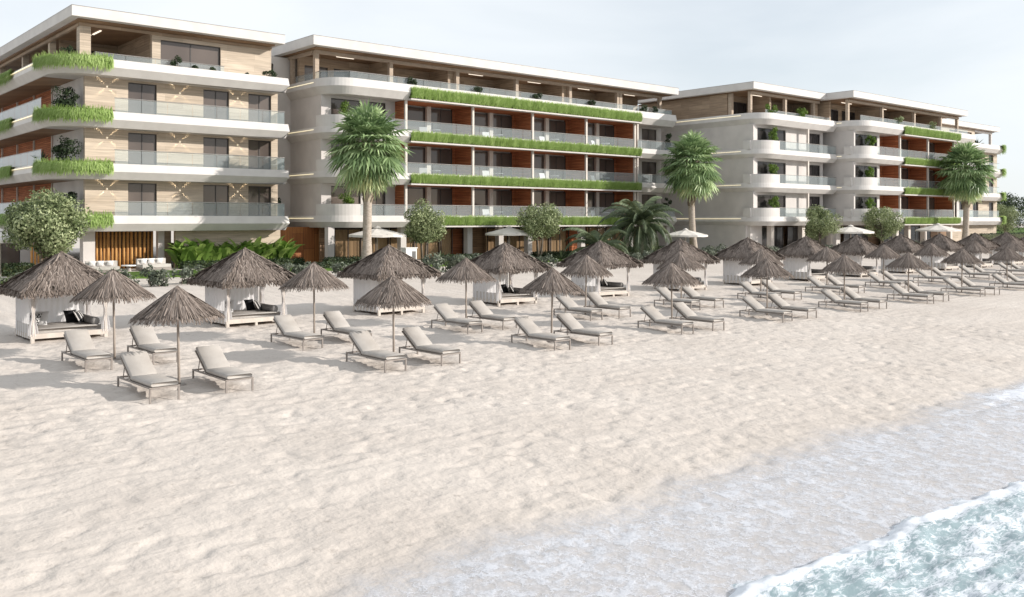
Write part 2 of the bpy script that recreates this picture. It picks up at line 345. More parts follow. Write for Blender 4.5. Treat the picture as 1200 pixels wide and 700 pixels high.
def film_mat():
    m,nt,b=nodes('swash_film'); L=nt.links.new
    a=N(nt,'ShaderNodeAttribute'); a.attribute_name='film'; g=N(nt,'ShaderNodeNewGeometry')
    n=N(nt,'ShaderNodeTexNoise'); n.inputs['Scale'].default_value=3.6; n.inputs['Detail'].default_value=10; n.inputs['Roughness'].default_value=.7; L(g.outputs['Position'],n.inputs['Vector'])
    vo=N(nt,'ShaderNodeTexVoronoi'); vo.feature='DISTANCE_TO_EDGE'; vo.inputs['Scale'].default_value=3.2
    va=N(nt,'ShaderNodeVectorMath',operation='MULTIPLY_ADD'); va.inputs[1].default_value=(.9,.9,0); L(n.outputs['Color'],va.inputs[0]); L(g.outputs['Position'],va.inputs[2]); L(va.outputs[0],vo.inputs['Vector'])
    rv=ramp(nt,[(0,(1,1,1)),(.055,(0,0,0))]); L(vo.outputs['Distance'],rv.inputs[0])
    r=ramp(nt,[(.36,(.30,)*3),(.50,(.55,)*3),(.60,(.95,)*3)]); L(n.outputs['Fac'],r.inputs[0])
    ad=N(nt,'ShaderNodeMath',operation='MULTIPLY_ADD',use_clamp=True); ad.inputs[1].default_value=.55; L(rv.outputs[0],ad.inputs[0]); L(r.outputs[0],ad.inputs[2])
    al=N(nt,'ShaderNodeMath',operation='MULTIPLY',use_clamp=True); L(ad.outputs[0],al.inputs[0]); L(a.outputs['Fac'],al.inputs[1])
    b.inputs['Base Color'].default_value=(.68,.695,.74,1); b.inputs['Roughness'].default_value=.4; b.inputs['IOR'].default_value=1.33
    bp=N(nt,'ShaderNodeBump'); bp.inputs['Strength'].default_value=.8; bp.inputs['Distance'].default_value=.05; L(n.outputs['Fac'],bp.inputs['Height']); L(bp.outputs[0],b.inputs['Normal'])
    t=N(nt,'ShaderNodeBsdfTransparent'); t.inputs[0].default_value=(.965,.975,.99,1)
    t0=N(nt,'ShaderNodeBsdfTransparent')
    m0=N(nt,'ShaderNodeMixShader'); L(a.outputs['Fac'],m0.inputs[0]); L(t0.outputs[0],m0.inputs[1]); L(t.outputs[0],m0.inputs[2])
    ms=N(nt,'ShaderNodeMixShader'); L(al.outputs[0],ms.inputs[0]); L(m0.outputs[0],ms.inputs[1]); L(b.outputs[0],ms.inputs[2])
    L(ms.outputs[0],nt.nodes['Material Output'].inputs['Surface']); return m
xs=axis(-100,2,34,300,.10); ys=np.arange(5.7,12.6,.085)
def film(x,y): 
    e=edge(x); t=np.clip((e-y)/1.1,0,1)**1.3; 
    return np.clip(t*(.85+2.2*np.exp(-((e-y-.75)/.6)**2)*np.clip((x-22.5)/3,0,1)),0,3)
o=sheet('shallow_water',xs,ys,lambda x,y: gz(y)+bumps(x,y)+.007,film_mat(),{'film':film}); tag(o,'thin foamy water running up the beach',None,None,'structure')

# garden ground
def gbox(name,label,mat,*b,kind='structure'):
    mb=MB(); mb.box(*b); o=mb.build(name,mat); tag(o,label,None,None,kind); return o
gbox('garden_path','pale paved path between shrubs and lawn',M['paving'],-60,220,48.2,51.4,.3,.735)
GZ=.86
gbox('lawn','green garden lawn in front of the buildings',M['lawn'],-60,72.5,52.2,57.6,.2,GZ)
gbox('lawn','green garden lawn in front of the far building',M['lawn'],74.5,113,46.4+5.0,52,.2,GZ) if False else None
gbox('terrace_floor','pale paved terrace under the buildings',M['paving'],-60,72.9,57.62,140,.2,GZ+.01)
gbox('far_terrace','pale terrace under the far building',M['paving'],73,150,44.5,140,.2,.80)
gbox('far_lawn','lawn beyond the far building',M['lawn'],150.1,420,42,400,.2,.80)

# ------------------------------------------------------------------ architecture helpers
def ring(corners):
    P=[];n=len(corners)
    for i,(x,y,r) in enumerate(corners):
        p=Vector((x,y)); a=Vector(corners[i-1][:2]); c=Vector(corners[(i+1)%n][:2])
        if r<=0: P.append(p); continue
        d1=(a-p).normalized(); d2=(c-p).normalized(); ang=math.acos(max(-1,min(1,d1.dot(d2)))); t=r/math.tan(ang/2)
        s=p+d1*t; e=p+d2*t; ctr=p+(d1+d2).normalized()*(r/math.sin(ang/2))
        a0=math.atan2(s.y-ctr.y,s.x-ctr.x); a1=math.atan2(e.y-ctr.y,e.x-ctr.x); da=(a1-a0+math.pi)%(2*math.pi)-math.pi
        k=max(3,int(abs(da)*max(r,.6)*4))
        for j in range(k+1): t_=a0+da*j/k; P.append(ctr+Vector((math.cos(t_),math.sin(t_)))*r)
    m=len(P); Nn=[]
    for i in range(m):
        d1=(P[i]-P[i-1]).normalized(); d2=(P[(i+1)%m]-P[i]).normalized()
        n1=Vector((d1.y,-d1.x)); n2=Vector((d2.y,-d2.x)); s=(n1+n2); s=s/max(.25,s.dot(s))*2
        Nn.append(s)
    return P,Nn
def band(mb,corners,profile,mi=0):
    P,Nn=ring(corners); m=len(P); V=[]
    for off,z in profile: V+=[(p.x+n.x*off,p.y+n.y*off,z) for p,n in zip(P,Nn)]
    F=[]
    for r in range(len(profile)-1):
        for i in range(m): F.append((r*m+i,r*m+(i+1)%m,(r+1)*m+(i+1)%m,(r+1)*m+i))
    F.append(tuple(range(m-1,-1,-1))); t=(len(profile)-1)*m; F.append(tuple(t+i for i in range(m)))
    mb.add(V,F,mi)
def wall_front(mb,y,x0,x1,z0,z1,ops,th=.3,mi=0):
    cur=x0
    for (a,b,c,d) in sorted(ops):
        if a>cur: mb.box(cur,a,y,y+th,z0,z1,mi)
        if c>z0+.01: mb.box(a,b,y,y+th,z0,c,mi)
        if d<z1-.01: mb.box(a,b,y,y+th,d,z1,mi)
        cur=b
    if cur<x1: mb.box(cur,x1,y,y+th,z0,z1,mi)
def window(par,a,b,c,d,y,name='window',mull=1,pane='pane',back=None):
    fr=MB(); t=.06; y0,y1=y+.10,y+.18
    fr.box(a,a+t,y0,y1,c,d); fr.box(b-t,b,y0,y1,c,d); fr.box(a+t,b-t,y0,y1,d-t,d); fr.box(a+t,b-t,y0,y1,c,c+t)
    for k in range(mull):
        xm=a+(b-a)*(k+1)/(mull+1); fr.box(xm-.03,xm+.03,y0+.01,y1-.01,c+t,d-t)
    w=fr.build(name,M['frame'],par)
    p=MB(); p.add([(a+.02,y+.14,c+.02),(b-.02,y+.14,c+.02),(b-.02,y+.14,d-.02),(a+.02,y+.14,d-.02)],[(0,1,2,3)])
    p.build('pane',M[pane],w)
    if back:
        cb=MB(); n=max(4,int((b-a)/.12)); V=[];F=[]
        for i in range(n+1):
            x=a+(b-a)*i/n; yy=y+.34+.025*math.sin(i*1.9); V+=[(x,yy,c),(x,yy,d)]
        for i in range(n): F.append((2*i,2*i+2,2*i+3,2*i+1))
        cb.add(V,F); cb.build('blind',M[back],w)
        bk=MB(); bk.box(a,b,y+.5,y+.55,c,d); bk.build('lining',M['timber'],w)
    return w
def railing(par,pts,z0,h=.9,name='railing',post=1.6):
    g=MB(); r=MB()
    for (a,b) in zip(pts[:-1],pts[1:]):
        a=Vector(a);b=Vector(b); l=(b-a).length; n=max(1,int(l/post)); d=(b-a)/l; nn=Vector((d.y,-d.x))*.008
        for i in range(n):
            p=a+d*(l*i/n+.015); q=a+d*(l*(i+1)/n-.015)
            g.add([(p.x-nn.x,p.y-nn.y,z0),(q.x-nn.x,q.y-nn.y,z0),(q.x-nn.x,q.y-nn.y,z0+h),(p.x-nn.x,p.y-nn.y,z0+h)],[(0,1,2,3)])
        r.tube([(a.x,a.y,z0+h+.02),(b.x,b.y,z0+h+.02)],.028,6)
    rr=r.build(name,M['rail'],par); g.build('glass_panel',M['railglass'],rr); return rr
def grass_band(mb,path,ztop,zbot,n_per_m,outward=.12,hang=False,seed=1):
    rg=np.random.default_rng(seed)
    for (a,b,nrm) in path:
        a=np.array(a);b=np.array(b);nrm=np.array(nrm); l=np.linalg.norm(b-a); n=int(l*n_per_m)
        t=rg.random(n); P=a+(b-a)*t[:,None]
        off=rg.random(n)*outward; clump=.5+.5*vnoise(t*l*1.7+seed*3.1,t*0+seed,21)
        hgt=ztop-zbot
        if hang:
            z0=ztop+.12-rg.random(n)**1.5*hgt*.85; ln=-(.16+.42*rg.random(n)**1.6)
        else:
            z0=zbot+rg.random(n)**.9*hgt*.80; ln=.14+.30*rg.random(n)
        lean=(rg.random(n)*.16+.04)
        tang=(b-a)/l; wdt=.018+.022*rg.random(n); sw=(rg.random(n)-.5)*.16
        base=np.stack([P[:,0]+nrm[0]*off,P[:,1]+nrm[1]*off,z0],-1)
        tip=np.stack([P[:,0]+nrm[0]*(off+lean)+tang[0]*sw,P[:,1]+nrm[1]*(off+lean)+tang[1]*sw,z0+ln],-1)
        T=np.array([tang[0],tang[1],0.0])
        Q=np.stack([base-T*wdt[:,None],base+T*wdt[:,None],tip+T*(wdt*.3)[:,None],tip-T*(wdt*.3)[:,None]],1)
        mb.quads(Q,np.clip(.46*rg.random(n)+.9*(clump-.5)+.22+.16*(z0-zbot)/hgt,0,1))
        if not hang:                          # soft uneven top
            n2=int(l*n_per_m*.4); t=rg.random(n2); P=a+(b-a)*t[:,None]; off=rg.random(n2)*(outward+.25)-.25
            base=np.stack([P[:,0]+nrm[0]*off,P[:,1]+nrm[1]*off,np.full(n2,ztop-.08)],-1)
            tip=base+np.stack([nrm[0]*(rg.random(n2)*.25-.08),nrm[1]*(rg.random(n2)*.25-.08),.10+.16*rg.random(n2)],-1)
            w2=np.full(n2,.022)
            Q=np.stack([base-T*w2[:,None],base+T*w2[:,None],tip+T*.006,tip-T*.006],1); mb.quads(Q,.35+.5*rg.random(n2))
def lamp_spot(loc,target,power,ang,col=(1,.66,.33),blend=.6,par=None):
    l=bpy.data.lights.new('lamp_beam','SPOT'); l.energy=power; l.color=col; l.spot_size=rad(ang); l.spot_blend=blend; l.shadow_soft_size=.03
    o=bpy.data.objects.new('lamp_beam',l); COL.objects.link(o); o.location=loc
    o.rotation_euler=(Vector(loc)-Vector(target)).to_track_quat('Z','Y').to_euler(); return o
PROF=lambda z0,h:[(-.38,z0),(0.0,z0+h*.48),(-.10,z0+h)]
def slab(par,corners,z0,h,mat='stucco'):
    mb=MB(); band(mb,corners,PROF(z0,h)); return mb.build('floor_slab',M[mat],par)
def roof(par,corners,z0,h):
    mb=MB(); band(mb,corners,[(-.25,z0-.02),(0,z0),(0,z0+h)])
    r=mb.build('roof',M['stucco'],par)
    s=MB(); band(s,corners,[(-.5,z0-.10),(-.5,z0-.022)]); s.build('soffit',M['timber'],r)
    e=MB(); band(e,corners,[(.015,z0+h+.001),(.02,z0+h+.03),(-.1,z0+h+.031)]); e.build('roof_edge',M['rail'],r); return r
def ceil_lamp(par,x0,x1,y,z):
    mb=MB(); mb.box(x0,x1,y-.05,y+.05,z-.05,z-.005); mb.build('ceiling_lamp',M['bulb'],par)
FL=3.2

# ------------------------------------------------------------------ building one: limestone block on the left
def building_one():
    Bd=thing('apartment_building','limestone apartment block at the left with hanging grass on its rounded corner balconies','building',(15,58.8,GZ))
    z1=3.30; yl=58.8; yw=60.3; XL,XR=15.0,30.4; YB=96
    zs=[z1+FL*k for k in range(4)]; SH=.97
    for z in zs: slab(Bd,[(XL,yl,2.6),(XR,yl,.12),(XR,YB,0),(XL,YB,0)],z,SH)
    wn=[(19.9,21.7),(24.8,26.6),(28.0,29.7)]
    wm=MB()
    for k in range(3):
        a=zs[k]+SH*.72; b=zs[k+1]+.06; ops=[(p,q,a+.02,zs[k+1]-.14) for p,q in wn]
        wall_front(wm,yw,17.3,30.2,a,b,ops)
        for (p,q,c,d) in ops: window(Bd,p,q,c,d,yw)
        wm.box(29.9,30.2,yw+.3,64,a,b)
    # ground floor limestone + penthouse wall
    wall_front(wm,60.0,22.8,30.25,GZ,z1+.05,[])
    zp=zs[3]+SH*.72; zr=16.27
    wall_front(wm,yw,21.4,29.7,zp,zr-.10,[(21.95,26.0,zp+.02,zr-.55)])
    window(Bd,21.95,26.0,zp+.02,zr-.55,yw)
    wm.build('wall',M['travertine'],Bd)
    rm=MB(); rm.box(17.0,17.65,yw,yw+.65,zp,zr-.1)
    for y in (67.4,74.5,81.6): rm.box(17.1,17.5,y,y+.4,zp,zr-.1)
    rm.build_each('column',M['travertine'],Bd)
    bm=MB(); bm.box(17.0,29.7,yw-.1,yw+.0,zr-.30,zr-.115); bm.box(16.95,17.1,yw+.1,YB-3,zr-.32,zr-.115); bm.build_each('beam',M['travdark'],Bd)
    # penthouse back walls, deep terrace
    pb=MB(); wall_front(pb,67.0,17.65,29.7,zp,zr-.1,[(18.5,20.9,zp+.02,zr-.6),(21.2,25,zp+.02,zr-.6)]); pb.box(21.4,21.7,yw+.3,67,zp,zr-.1); pb.box(21.5,22,72,92,zp,zr-.1)
    pb.build('penthouse_wall',M['travdark'],Bd)
    window(Bd,18.5,20.9,zp+.02,zr-.6,67.0); window(Bd,21.2,25,zp+.02,zr-.6,67.0)
    ceil_lamp(Bd,18.6,18.75,64,zr-.1)
    mb=MB(); mb.box(18.7,18.8,62.0,63.6,zr-.16,zr-.106); mb.build('ceiling_lamp',M['bulb'],Bd)
    roof(Bd,[(16.2,59.0,0),(30.1,59.0,0),(30.1,94,0),(16.2,94,0)],zr,.62)
    # left side of the block: grey return wall, red wood recesses
    gm=MB(); rw=MB(); pm=MB()
    for k in range(4):
        a=zs[k]+SH*.72 if k<3 else None
        if a is None: continue
        b=zs[k+1]+.06
        gm.box(17.32,17.6,yw+.3,67.4,a,b); rw.box(17.36,17.6,67.4,94,a,b)
        for y in (67.5,72.2,77,81.8,86.6): pm.box(17.24,17.355,y,y+.12,a,b)
    gm.build('return_wall',M['plaster'],Bd); rw.build_each('wood_wall',M['redwood'],Bd); pm.build_each('post',M['colstone'],Bd)
    # ground floor left
    g2=MB(); g2.box(17.2,17.9,60.3,61.0,GZ,z1+.05); g2.box(21.9,22.3,60.6,61,GZ,z1+.05); g2.box(16.6,17.2,64,64.5,GZ,z1+.05); g2.build_each('ground_column',M['plaster'],Bd)
    w2=MB(); w2.box(22.3,22.8,60.75,61,GZ,z1+.05); w2.build('side_panel',M['travdark'],Bd)
    bk=MB(); bk.box(17.9,21.9,61.5,61.7,GZ,z1+.05); bk.build_each('screen_backing',M['timber'],Bd); bk=MB(); wall_front(bk,66,8.5,17.2,GZ,z1+.05,[(9.5,12.2,GZ+.02,z1-.2),(12.8,15.0,GZ+.02,z1-.2)]); bk.build('back_wall',M['plaster'],Bd)
    for q_ in ((9.5,12.2),(12.8,15.0)): window(Bd,*q_,GZ+.02,z1-.2,66)
    lg=MB()
    for j in range(9): lg.tube([(15.0+j*.2,63.2+.03*(j%3),GZ),(15.0+j*.2,63.2,z1)],.075,8)
    lg.build('log_screen',M['log'],Bd,True)
    sfb=MB()
    for k in range(1,4): sfb.box(15.45,17.3,62.4,94,zs[k]-.012,zs[k]-.003)
    sfb.build('wood_soffit',M['timber'],Bd)
    lg=MB(); x=18.0
    while x<21.8:
        r=.07+.035*random.random(); lg.tube([(x,61.1+.12*random.random(),GZ),(x+.05*(random.random()-.5),61.15,z1)],[r,r*.9],8,rnd=random.random()); x+=r*2+.05+.06*random.random()
    lg.build('log_screen',M['log'],Bd,True)
    # link block between the first two buildings
    lk=MB(); z=GZ
    wall_front(lk,64.0,30.2,33.2,GZ,z1+.3,[(30.4,32.6,GZ,z1-.2)])
    wn2=[]
    for k in range(4):
        a=zs[k]+.3; b=(zs[k+1]+.3) if k<3 else zr
        ops=[(30.35,31.7,zs[k]+.75,b-.55)]; wall_front(lk,64.0,30.2,33.2,a,b,ops); wn2+=ops
    lk.build('link_wall',M['plaster'],Bd)
    for p in wn2: window(Bd,*p,64.0,mull=0)
    dm=MB(); dm.box(30.4,32.6,63.9,64.05,GZ,z1-.2); dm.build('door',M['doorwood'],Bd)
    # railings + planters + lamps
    for k in range(3):
        zt=zs[k]+SH
        pts=[(18.7,yl+.35),(30.15,yl+.35),(30.15,yw)]
        railing(Bd,pts,zt-.02,.88); railing(Bd,[(15.3,62.2),(15.3,92)],zt-.02,.9)
    railing(Bd,[(17.7,yl+.9),(21.4,yl+.9),(26,yl+.9)],zs[3]+SH-.3,.75)
    P,Nn=ring([(XL,yl,2.6),(XR,yl,.12),(XR,YB,0),(XL,YB,0)])
    arc=[(p,n) for p,n in zip(P,Nn) if p.x<17.7 and p.y<61.5]
    for k in range(4):
        zt=zs[k]+SH; pl=MB(); gr=MB(); path=[]
        pts=[(15.0,62.3)]+[(p.x,p.y) for p,n in arc]+[(18.45,yl)]
        for (p,q) in zip(pts[:-1],pts[1:]):
            d=Vector(q)-Vector(p)
            if d.length<.02: continue
            n_=Vector((d.y,-d.x)).normalized(); path.append((p,q,(n_.x,n_.y)))
            i=n_*-.45; pl.add([(p[0],p[1],zt-.1),(q[0],q[1],zt-.1),(q[0],q[1],zt+.06),(p[0],p[1],zt+.06),(p[0]+i.x,p[1]+i.y,zt+.06),(q[0]+i.x,q[1]+i.y,zt+.06)],[(0,1,2,3),(3,2,5,4)])
        po=pl.build('planter',M['soil'],Bd)
        grass_band(gr,path,zt-.03,zs[k]+.45,460,.12,True,seed=30+k); grass_band(gr,path,zt-.02,zt-.2,60,.1,False,seed=40+k)
        gr.build('grass',M['grass'],po)
        pl=MB(); pl.box(15.0,15.4,68,74,zt-.1,zt+.06); po=pl.build('planter',M['soil'],Bd)
        gr=MB(); grass_band(gr,[((15.0,74.),(15.0,68.),(-1,0))],zt+.06,zs[k]+.35,260,.16,True,seed=50+k); gr.build('grass',M['grass'],po)
        st=MB(); st.box(15.0,15.06,62.6,90,zt-.16,zt-.12); st.build('light_strip',M['led'],Bd)
    for k in range(3):
        for x in (18.6,23.2,27.2):
            z=zs[k+1]-.55; mb=MB(); mb.box(x-.035,x+.035,yw-.07,yw-.005,z-.05,z+.05); mb.build('wall_lamp',M['sconce'],Bd)
            for sx in (-1,1):
                for sz in (-1,1):
                    lamp_spot((x+sx*.05,yw-.045,z+sz*.06),(x+sx*.6,yw+.005,z+sz*.56),65,17,(1,.86,.62),.8)
    return Bd,zs,SH
B1,zsB1,SH1=building_one()

# ------------------------------------------------------------------ corner units and grass bays of the other buildings
Z1=3.45; ZS=[Z1+FL*k for k in range(4)]
SHK=[.87,.87,.87,1.15]
def planter_run(par,x0,x1,yl):
    for k in range(4):
        hk=SHK[k]; z=ZS[k]
        mb=MB(); mb.box(x0,x1,yl+.05,yl+.45,z+.14,z+min(hk,1.0)-.16); po=mb.build('planter',M['soil'],par)
        gr=MB(); grass_band(gr,[((x0,yl+.03),(x1,yl+.03),(0,-1))],z+min(hk,1.0)-.18,z+.10,330,.14,False,seed=60+k+int(x0)); gr.build('grass',M['grass'],po)
        lp=MB(); lp.box(x0-.02,x1+.02,yl-.06,yl+.6,z-.01,z+.10); lp.build('planter_lip',M['plaster'],par)
def grass_bays(par,xc,yl,D=2.8,lamps=True):
    """xc: column positions; glazed balconies with red wood partitions between them"""
    yb=yl+D; cm=MB(); pm=MB(); im=MB(); fl=MB()
    for k in range(3):
        a=ZS[k]+SHK[k]*.6; b=ZS[k+1]+.05
        for i,x in enumerate(xc):
            cm.box(x-.09,x+.09,yl+.45,yl+.63,a,b)
            pm.box(x-.07,x+.07,yl+.66,yb,a,b)
            if lamps:
                xx=x-.30; lamp_spot((xx,yl+1.7,a+.12),(x-.02,yl+1.72,a+1.1),80,50,(1,.58,.24),.8)
                mb=MB(); mb.box(x-.22,x-.08,yl+1.62,yl+1.78,a+.02,a+.16); mb.build('up_light',M['sconce'],par)
        for i,(x,x2) in enumerate(zip(xc[:-1],xc[1:])):
            im.box(x+3.4,x+3.8,yb-.25,yb,a,b); im.box(x+.07,x2-.07,yb+.2,yb+.4,b-.4,b)
            window(par,x+.08,x+3.4,a,b-.16,yb-.1); window(par,x+3.8,x2-.35,a,b-.16,yb-.1)
            fl.box(x2-.35,x2-.07,yb-.02,yb+.2,a,b)
            ceil_lamp(par,x+2.4,x+4.2,yl+1.5,b-.0)
    cm.build_each('column',M['colstone'],par); pm.build_each('wood_partition',M['redwood'],par); im.build_each('inner_column',M['colstone'],par); fl.build_each('wood_wall',M['redwood'],par)
    sf=MB()
    for k in range(3): sf.box(xc[0]+.1,xc[-1]-.1,yl+.62,yb,ZS[k+1]-.012,ZS[k+1]-.004)
    sf.build('balcony_ceiling',M['redwood'],par)
def corner_parapet(par,bx,yl,xe,yw):
    P,Nn=ring([(bx,yl,2.2),(bx+40,yl,0),(bx+40,yl+30,0),(bx,yl+30,0)])
    arc=[(p.x-n.x*.12,p.y-n.y*.12,n) for p,n in zip(P,Nn) if p.x<bx+2.5 and p.y<yl+2.6]
    pts=[(bx+.12,yw+.2,Vector((-1,0)))]+arc+[(xe,yl+.12,Vector((0,-1)))]
    for k in range(3):
        z0=ZS[k]+SHK[k]-.03; z1=z0+.86; mb=MB(); V=[];F=[]
        for (x,y,n) in pts:
            for (o_,z) in ((0,z0),(0,z1),(-.22,z1),(-.22,z0)): V.append((x+n.x*o_,y+n.y*o_,z))
        m=len(pts)
        for i in range(m-1):
            for j in range(4): F.append((4*i+j,4*i+4+j,4*i+4+(j+1)%4,4*i+(j+1)%4))
        F+= [(3,2,1,0),(4*m-4,4*m-3,4*m-2,4*m-1)]
        mb.add(V,F); mb.build('parapet',M['stucco'],par)
def left_strip(par,bx,y0,y1):
    for k in range(4):
        z=ZS[k]+SHK[k]*.75; mb=MB(); mb.box(bx+.02,bx+.10,y0,y1,z,z+.045); mb.build('light_strip',M['led'],par)

# ------------------------------------------------------------------ building two: long block with grass bands
def building_two():
    Bd=thing('apartment_building','long middle apartment block with bands of green grass along its balconies','building',(32.7,57.4,GZ))
    bx,yl=32.7,57.4; XR=71.2; YB=80; yw=59.3
    for k,z in enumerate(ZS): slab(Bd,[(bx,yl,2.2),(XR,yl,.5),(XR,YB,0),(bx,YB,0)],z,SHK[k])
    xc=[39.5,45.95,52.4,58.85,65.3]
    planter_run(Bd,39.6,65.6,yl); grass_bays(Bd,xc,yl); corner_parapet(Bd,bx,yl,35.3,yw); left_strip(Bd,bx,59.8,70)
    wm=MB()
    for k in range(3):
        a=ZS[k]+SHK[k]*.6; b=ZS[k+1]+.05
        ops=[(33.9,36.4,a+.3,b-.22),(37.1,38.6,a+.02,b-.22)]; wall_front(wm,yw,33.1,39.43,a,b,ops); wm.box(33.1,33.4,yw+.3,YB,a,b)
        for p in ops: window(Bd,*p,yw)
        ops=[(65.6,67.1,a+.02,b-.22),(68.0,70.2,a+.02,b-.22)]; ew=MB(); wall_front(ew,59.4,65.4,70.9,a,b,ops); ew.build('end_wall',M['plaster'],Bd); rw_=MB(); rw_.box(70.6,70.9,59.72,YB,a,b); rw_.build('side_wall',M['plaster'],Bd)
        for p in ops: window(Bd,*p,59.4)
        railing(Bd,[(35.3,yl+.3),(39.4,yl+.3)],ZS[k]+SHK[k]-.02,.8); railing(Bd,[(39.6,yl+.5),(65.3,yl+.5)],ZS[k]+SHK[k]-.05,.85,post=2.15); railing(Bd,[(65.5,yl+.3),(70.9,yl+.3)],ZS[k]+SHK[k]-.02,.8)
        cm=MB(); cm.box(65.6,65.78,yl+.45,yl+.63,a,b); cm.build_each('column',M['colstone'],Bd)
    # ground floor
    wm.box(33.1,33.4,62,YB,GZ,Z1+.05)
    wm.build('wall',M['plaster'],Bd)
    yg=59.2; x=34.2
    gc=MB()
    for xx in (33.1,39.3,45.7,49.0,52.2,58.6,65.0,70.4): gc.box(xx,xx+.5,58.3,58.8,GZ,Z1+.02)
    gc.build_each('ground_column',M['plaster'],Bd)
    while x<70:
        if not (45.2<x<46.5 or 57.8<x<59.0): window(Bd,x,x+2.28,GZ+.03,Z1-.1,yg,mull=1,pane='clearglass',back='curtain_tan')
        x+=2.4
    dm=MB(); dm.box(30.5,34.3,61.0,61.2,GZ,Z1+.04); dm.build('door',M['doorwood'],Bd)
    dm=MB(); dm.box(45.0,46.4,59.4,59.6,GZ,Z1); dm.box(57.9,59.2,59.4,59.6,GZ,Z1); dm.build_each('wood_wall',M['redwood'],Bd)
    bk=MB(); bk.box(33.4,70.5,60.0,60.2,GZ,Z1+.05); bk.build_each('inner_wall',M['timber'],Bd)
    # penthouse
    zp=ZS[3]+SHK[3]*.6; zr=16.45; yc=59.9; ypb=62.9
    roof(Bd,[(bx-.6,58.6,0),(72.6,58.6,0),(72.6,YB,0),(bx-.6,YB,0)],zr,.66)
    px=[33.1,39.5,45.95,52.4,58.85,65.2,65.6,71.4]
    cm=MB()
    for x in px: cm.box(x-.16,x+.16,yc,yc+.32,zp,zr-.1)
    for y in (63.5,68): cm.box(32.95,33.25,y,y+.3,zp,zr-.1)
    cm.build_each('penthouse_column',M['tanstone'],Bd)
    bm=MB(); bm.box(33.0,71.6,yc-.05,yc+.35,zr-.32,zr-.105); bm.box(32.9,33.2,yc+.35,YB-1,zr-.32,zr-.105); bm.build_each('beam',M['tanstone'],Bd)
    pw=MB(); ops=[]
    for x in (33.1,39.5,45.95,52.4,58.85,65.4):
        ops+=[(x+.6,x+2.6,zp+.02,zr-.75),(x+3.1,x+5.3,zp+.02,zr-.75)]
    wall_front(pw,ypb,33.25,71.4,zp,zr-.1,ops)
    for x in (45.95,58.85): pw.box(x-.75,x-.16,yc+.35,ypb,zp,zr-.1)
    for x in (39.5,52.4,65.3): pw.box(x-.1,x+.1,yc+.35,ypb,zp,zr-.1)
    pw.build('penthouse_wall',M['travdark'],Bd)
    for p in ops: window(Bd,*p,ypb)
    for x in (35.5,48.2,54.9,61.2,67.6): ceil_lamp(Bd,x,x+1.5,61.3,zr-.1)
    railing(Bd,[(33.0,63),(33.0,59.2),(34.6,yl+.45),(39.4,yl+.45),(71.0,yl+.75),(71.0,59.8)],ZS[3]+SHK[3]-.05,.55)
    return Bd
B2=building_two()

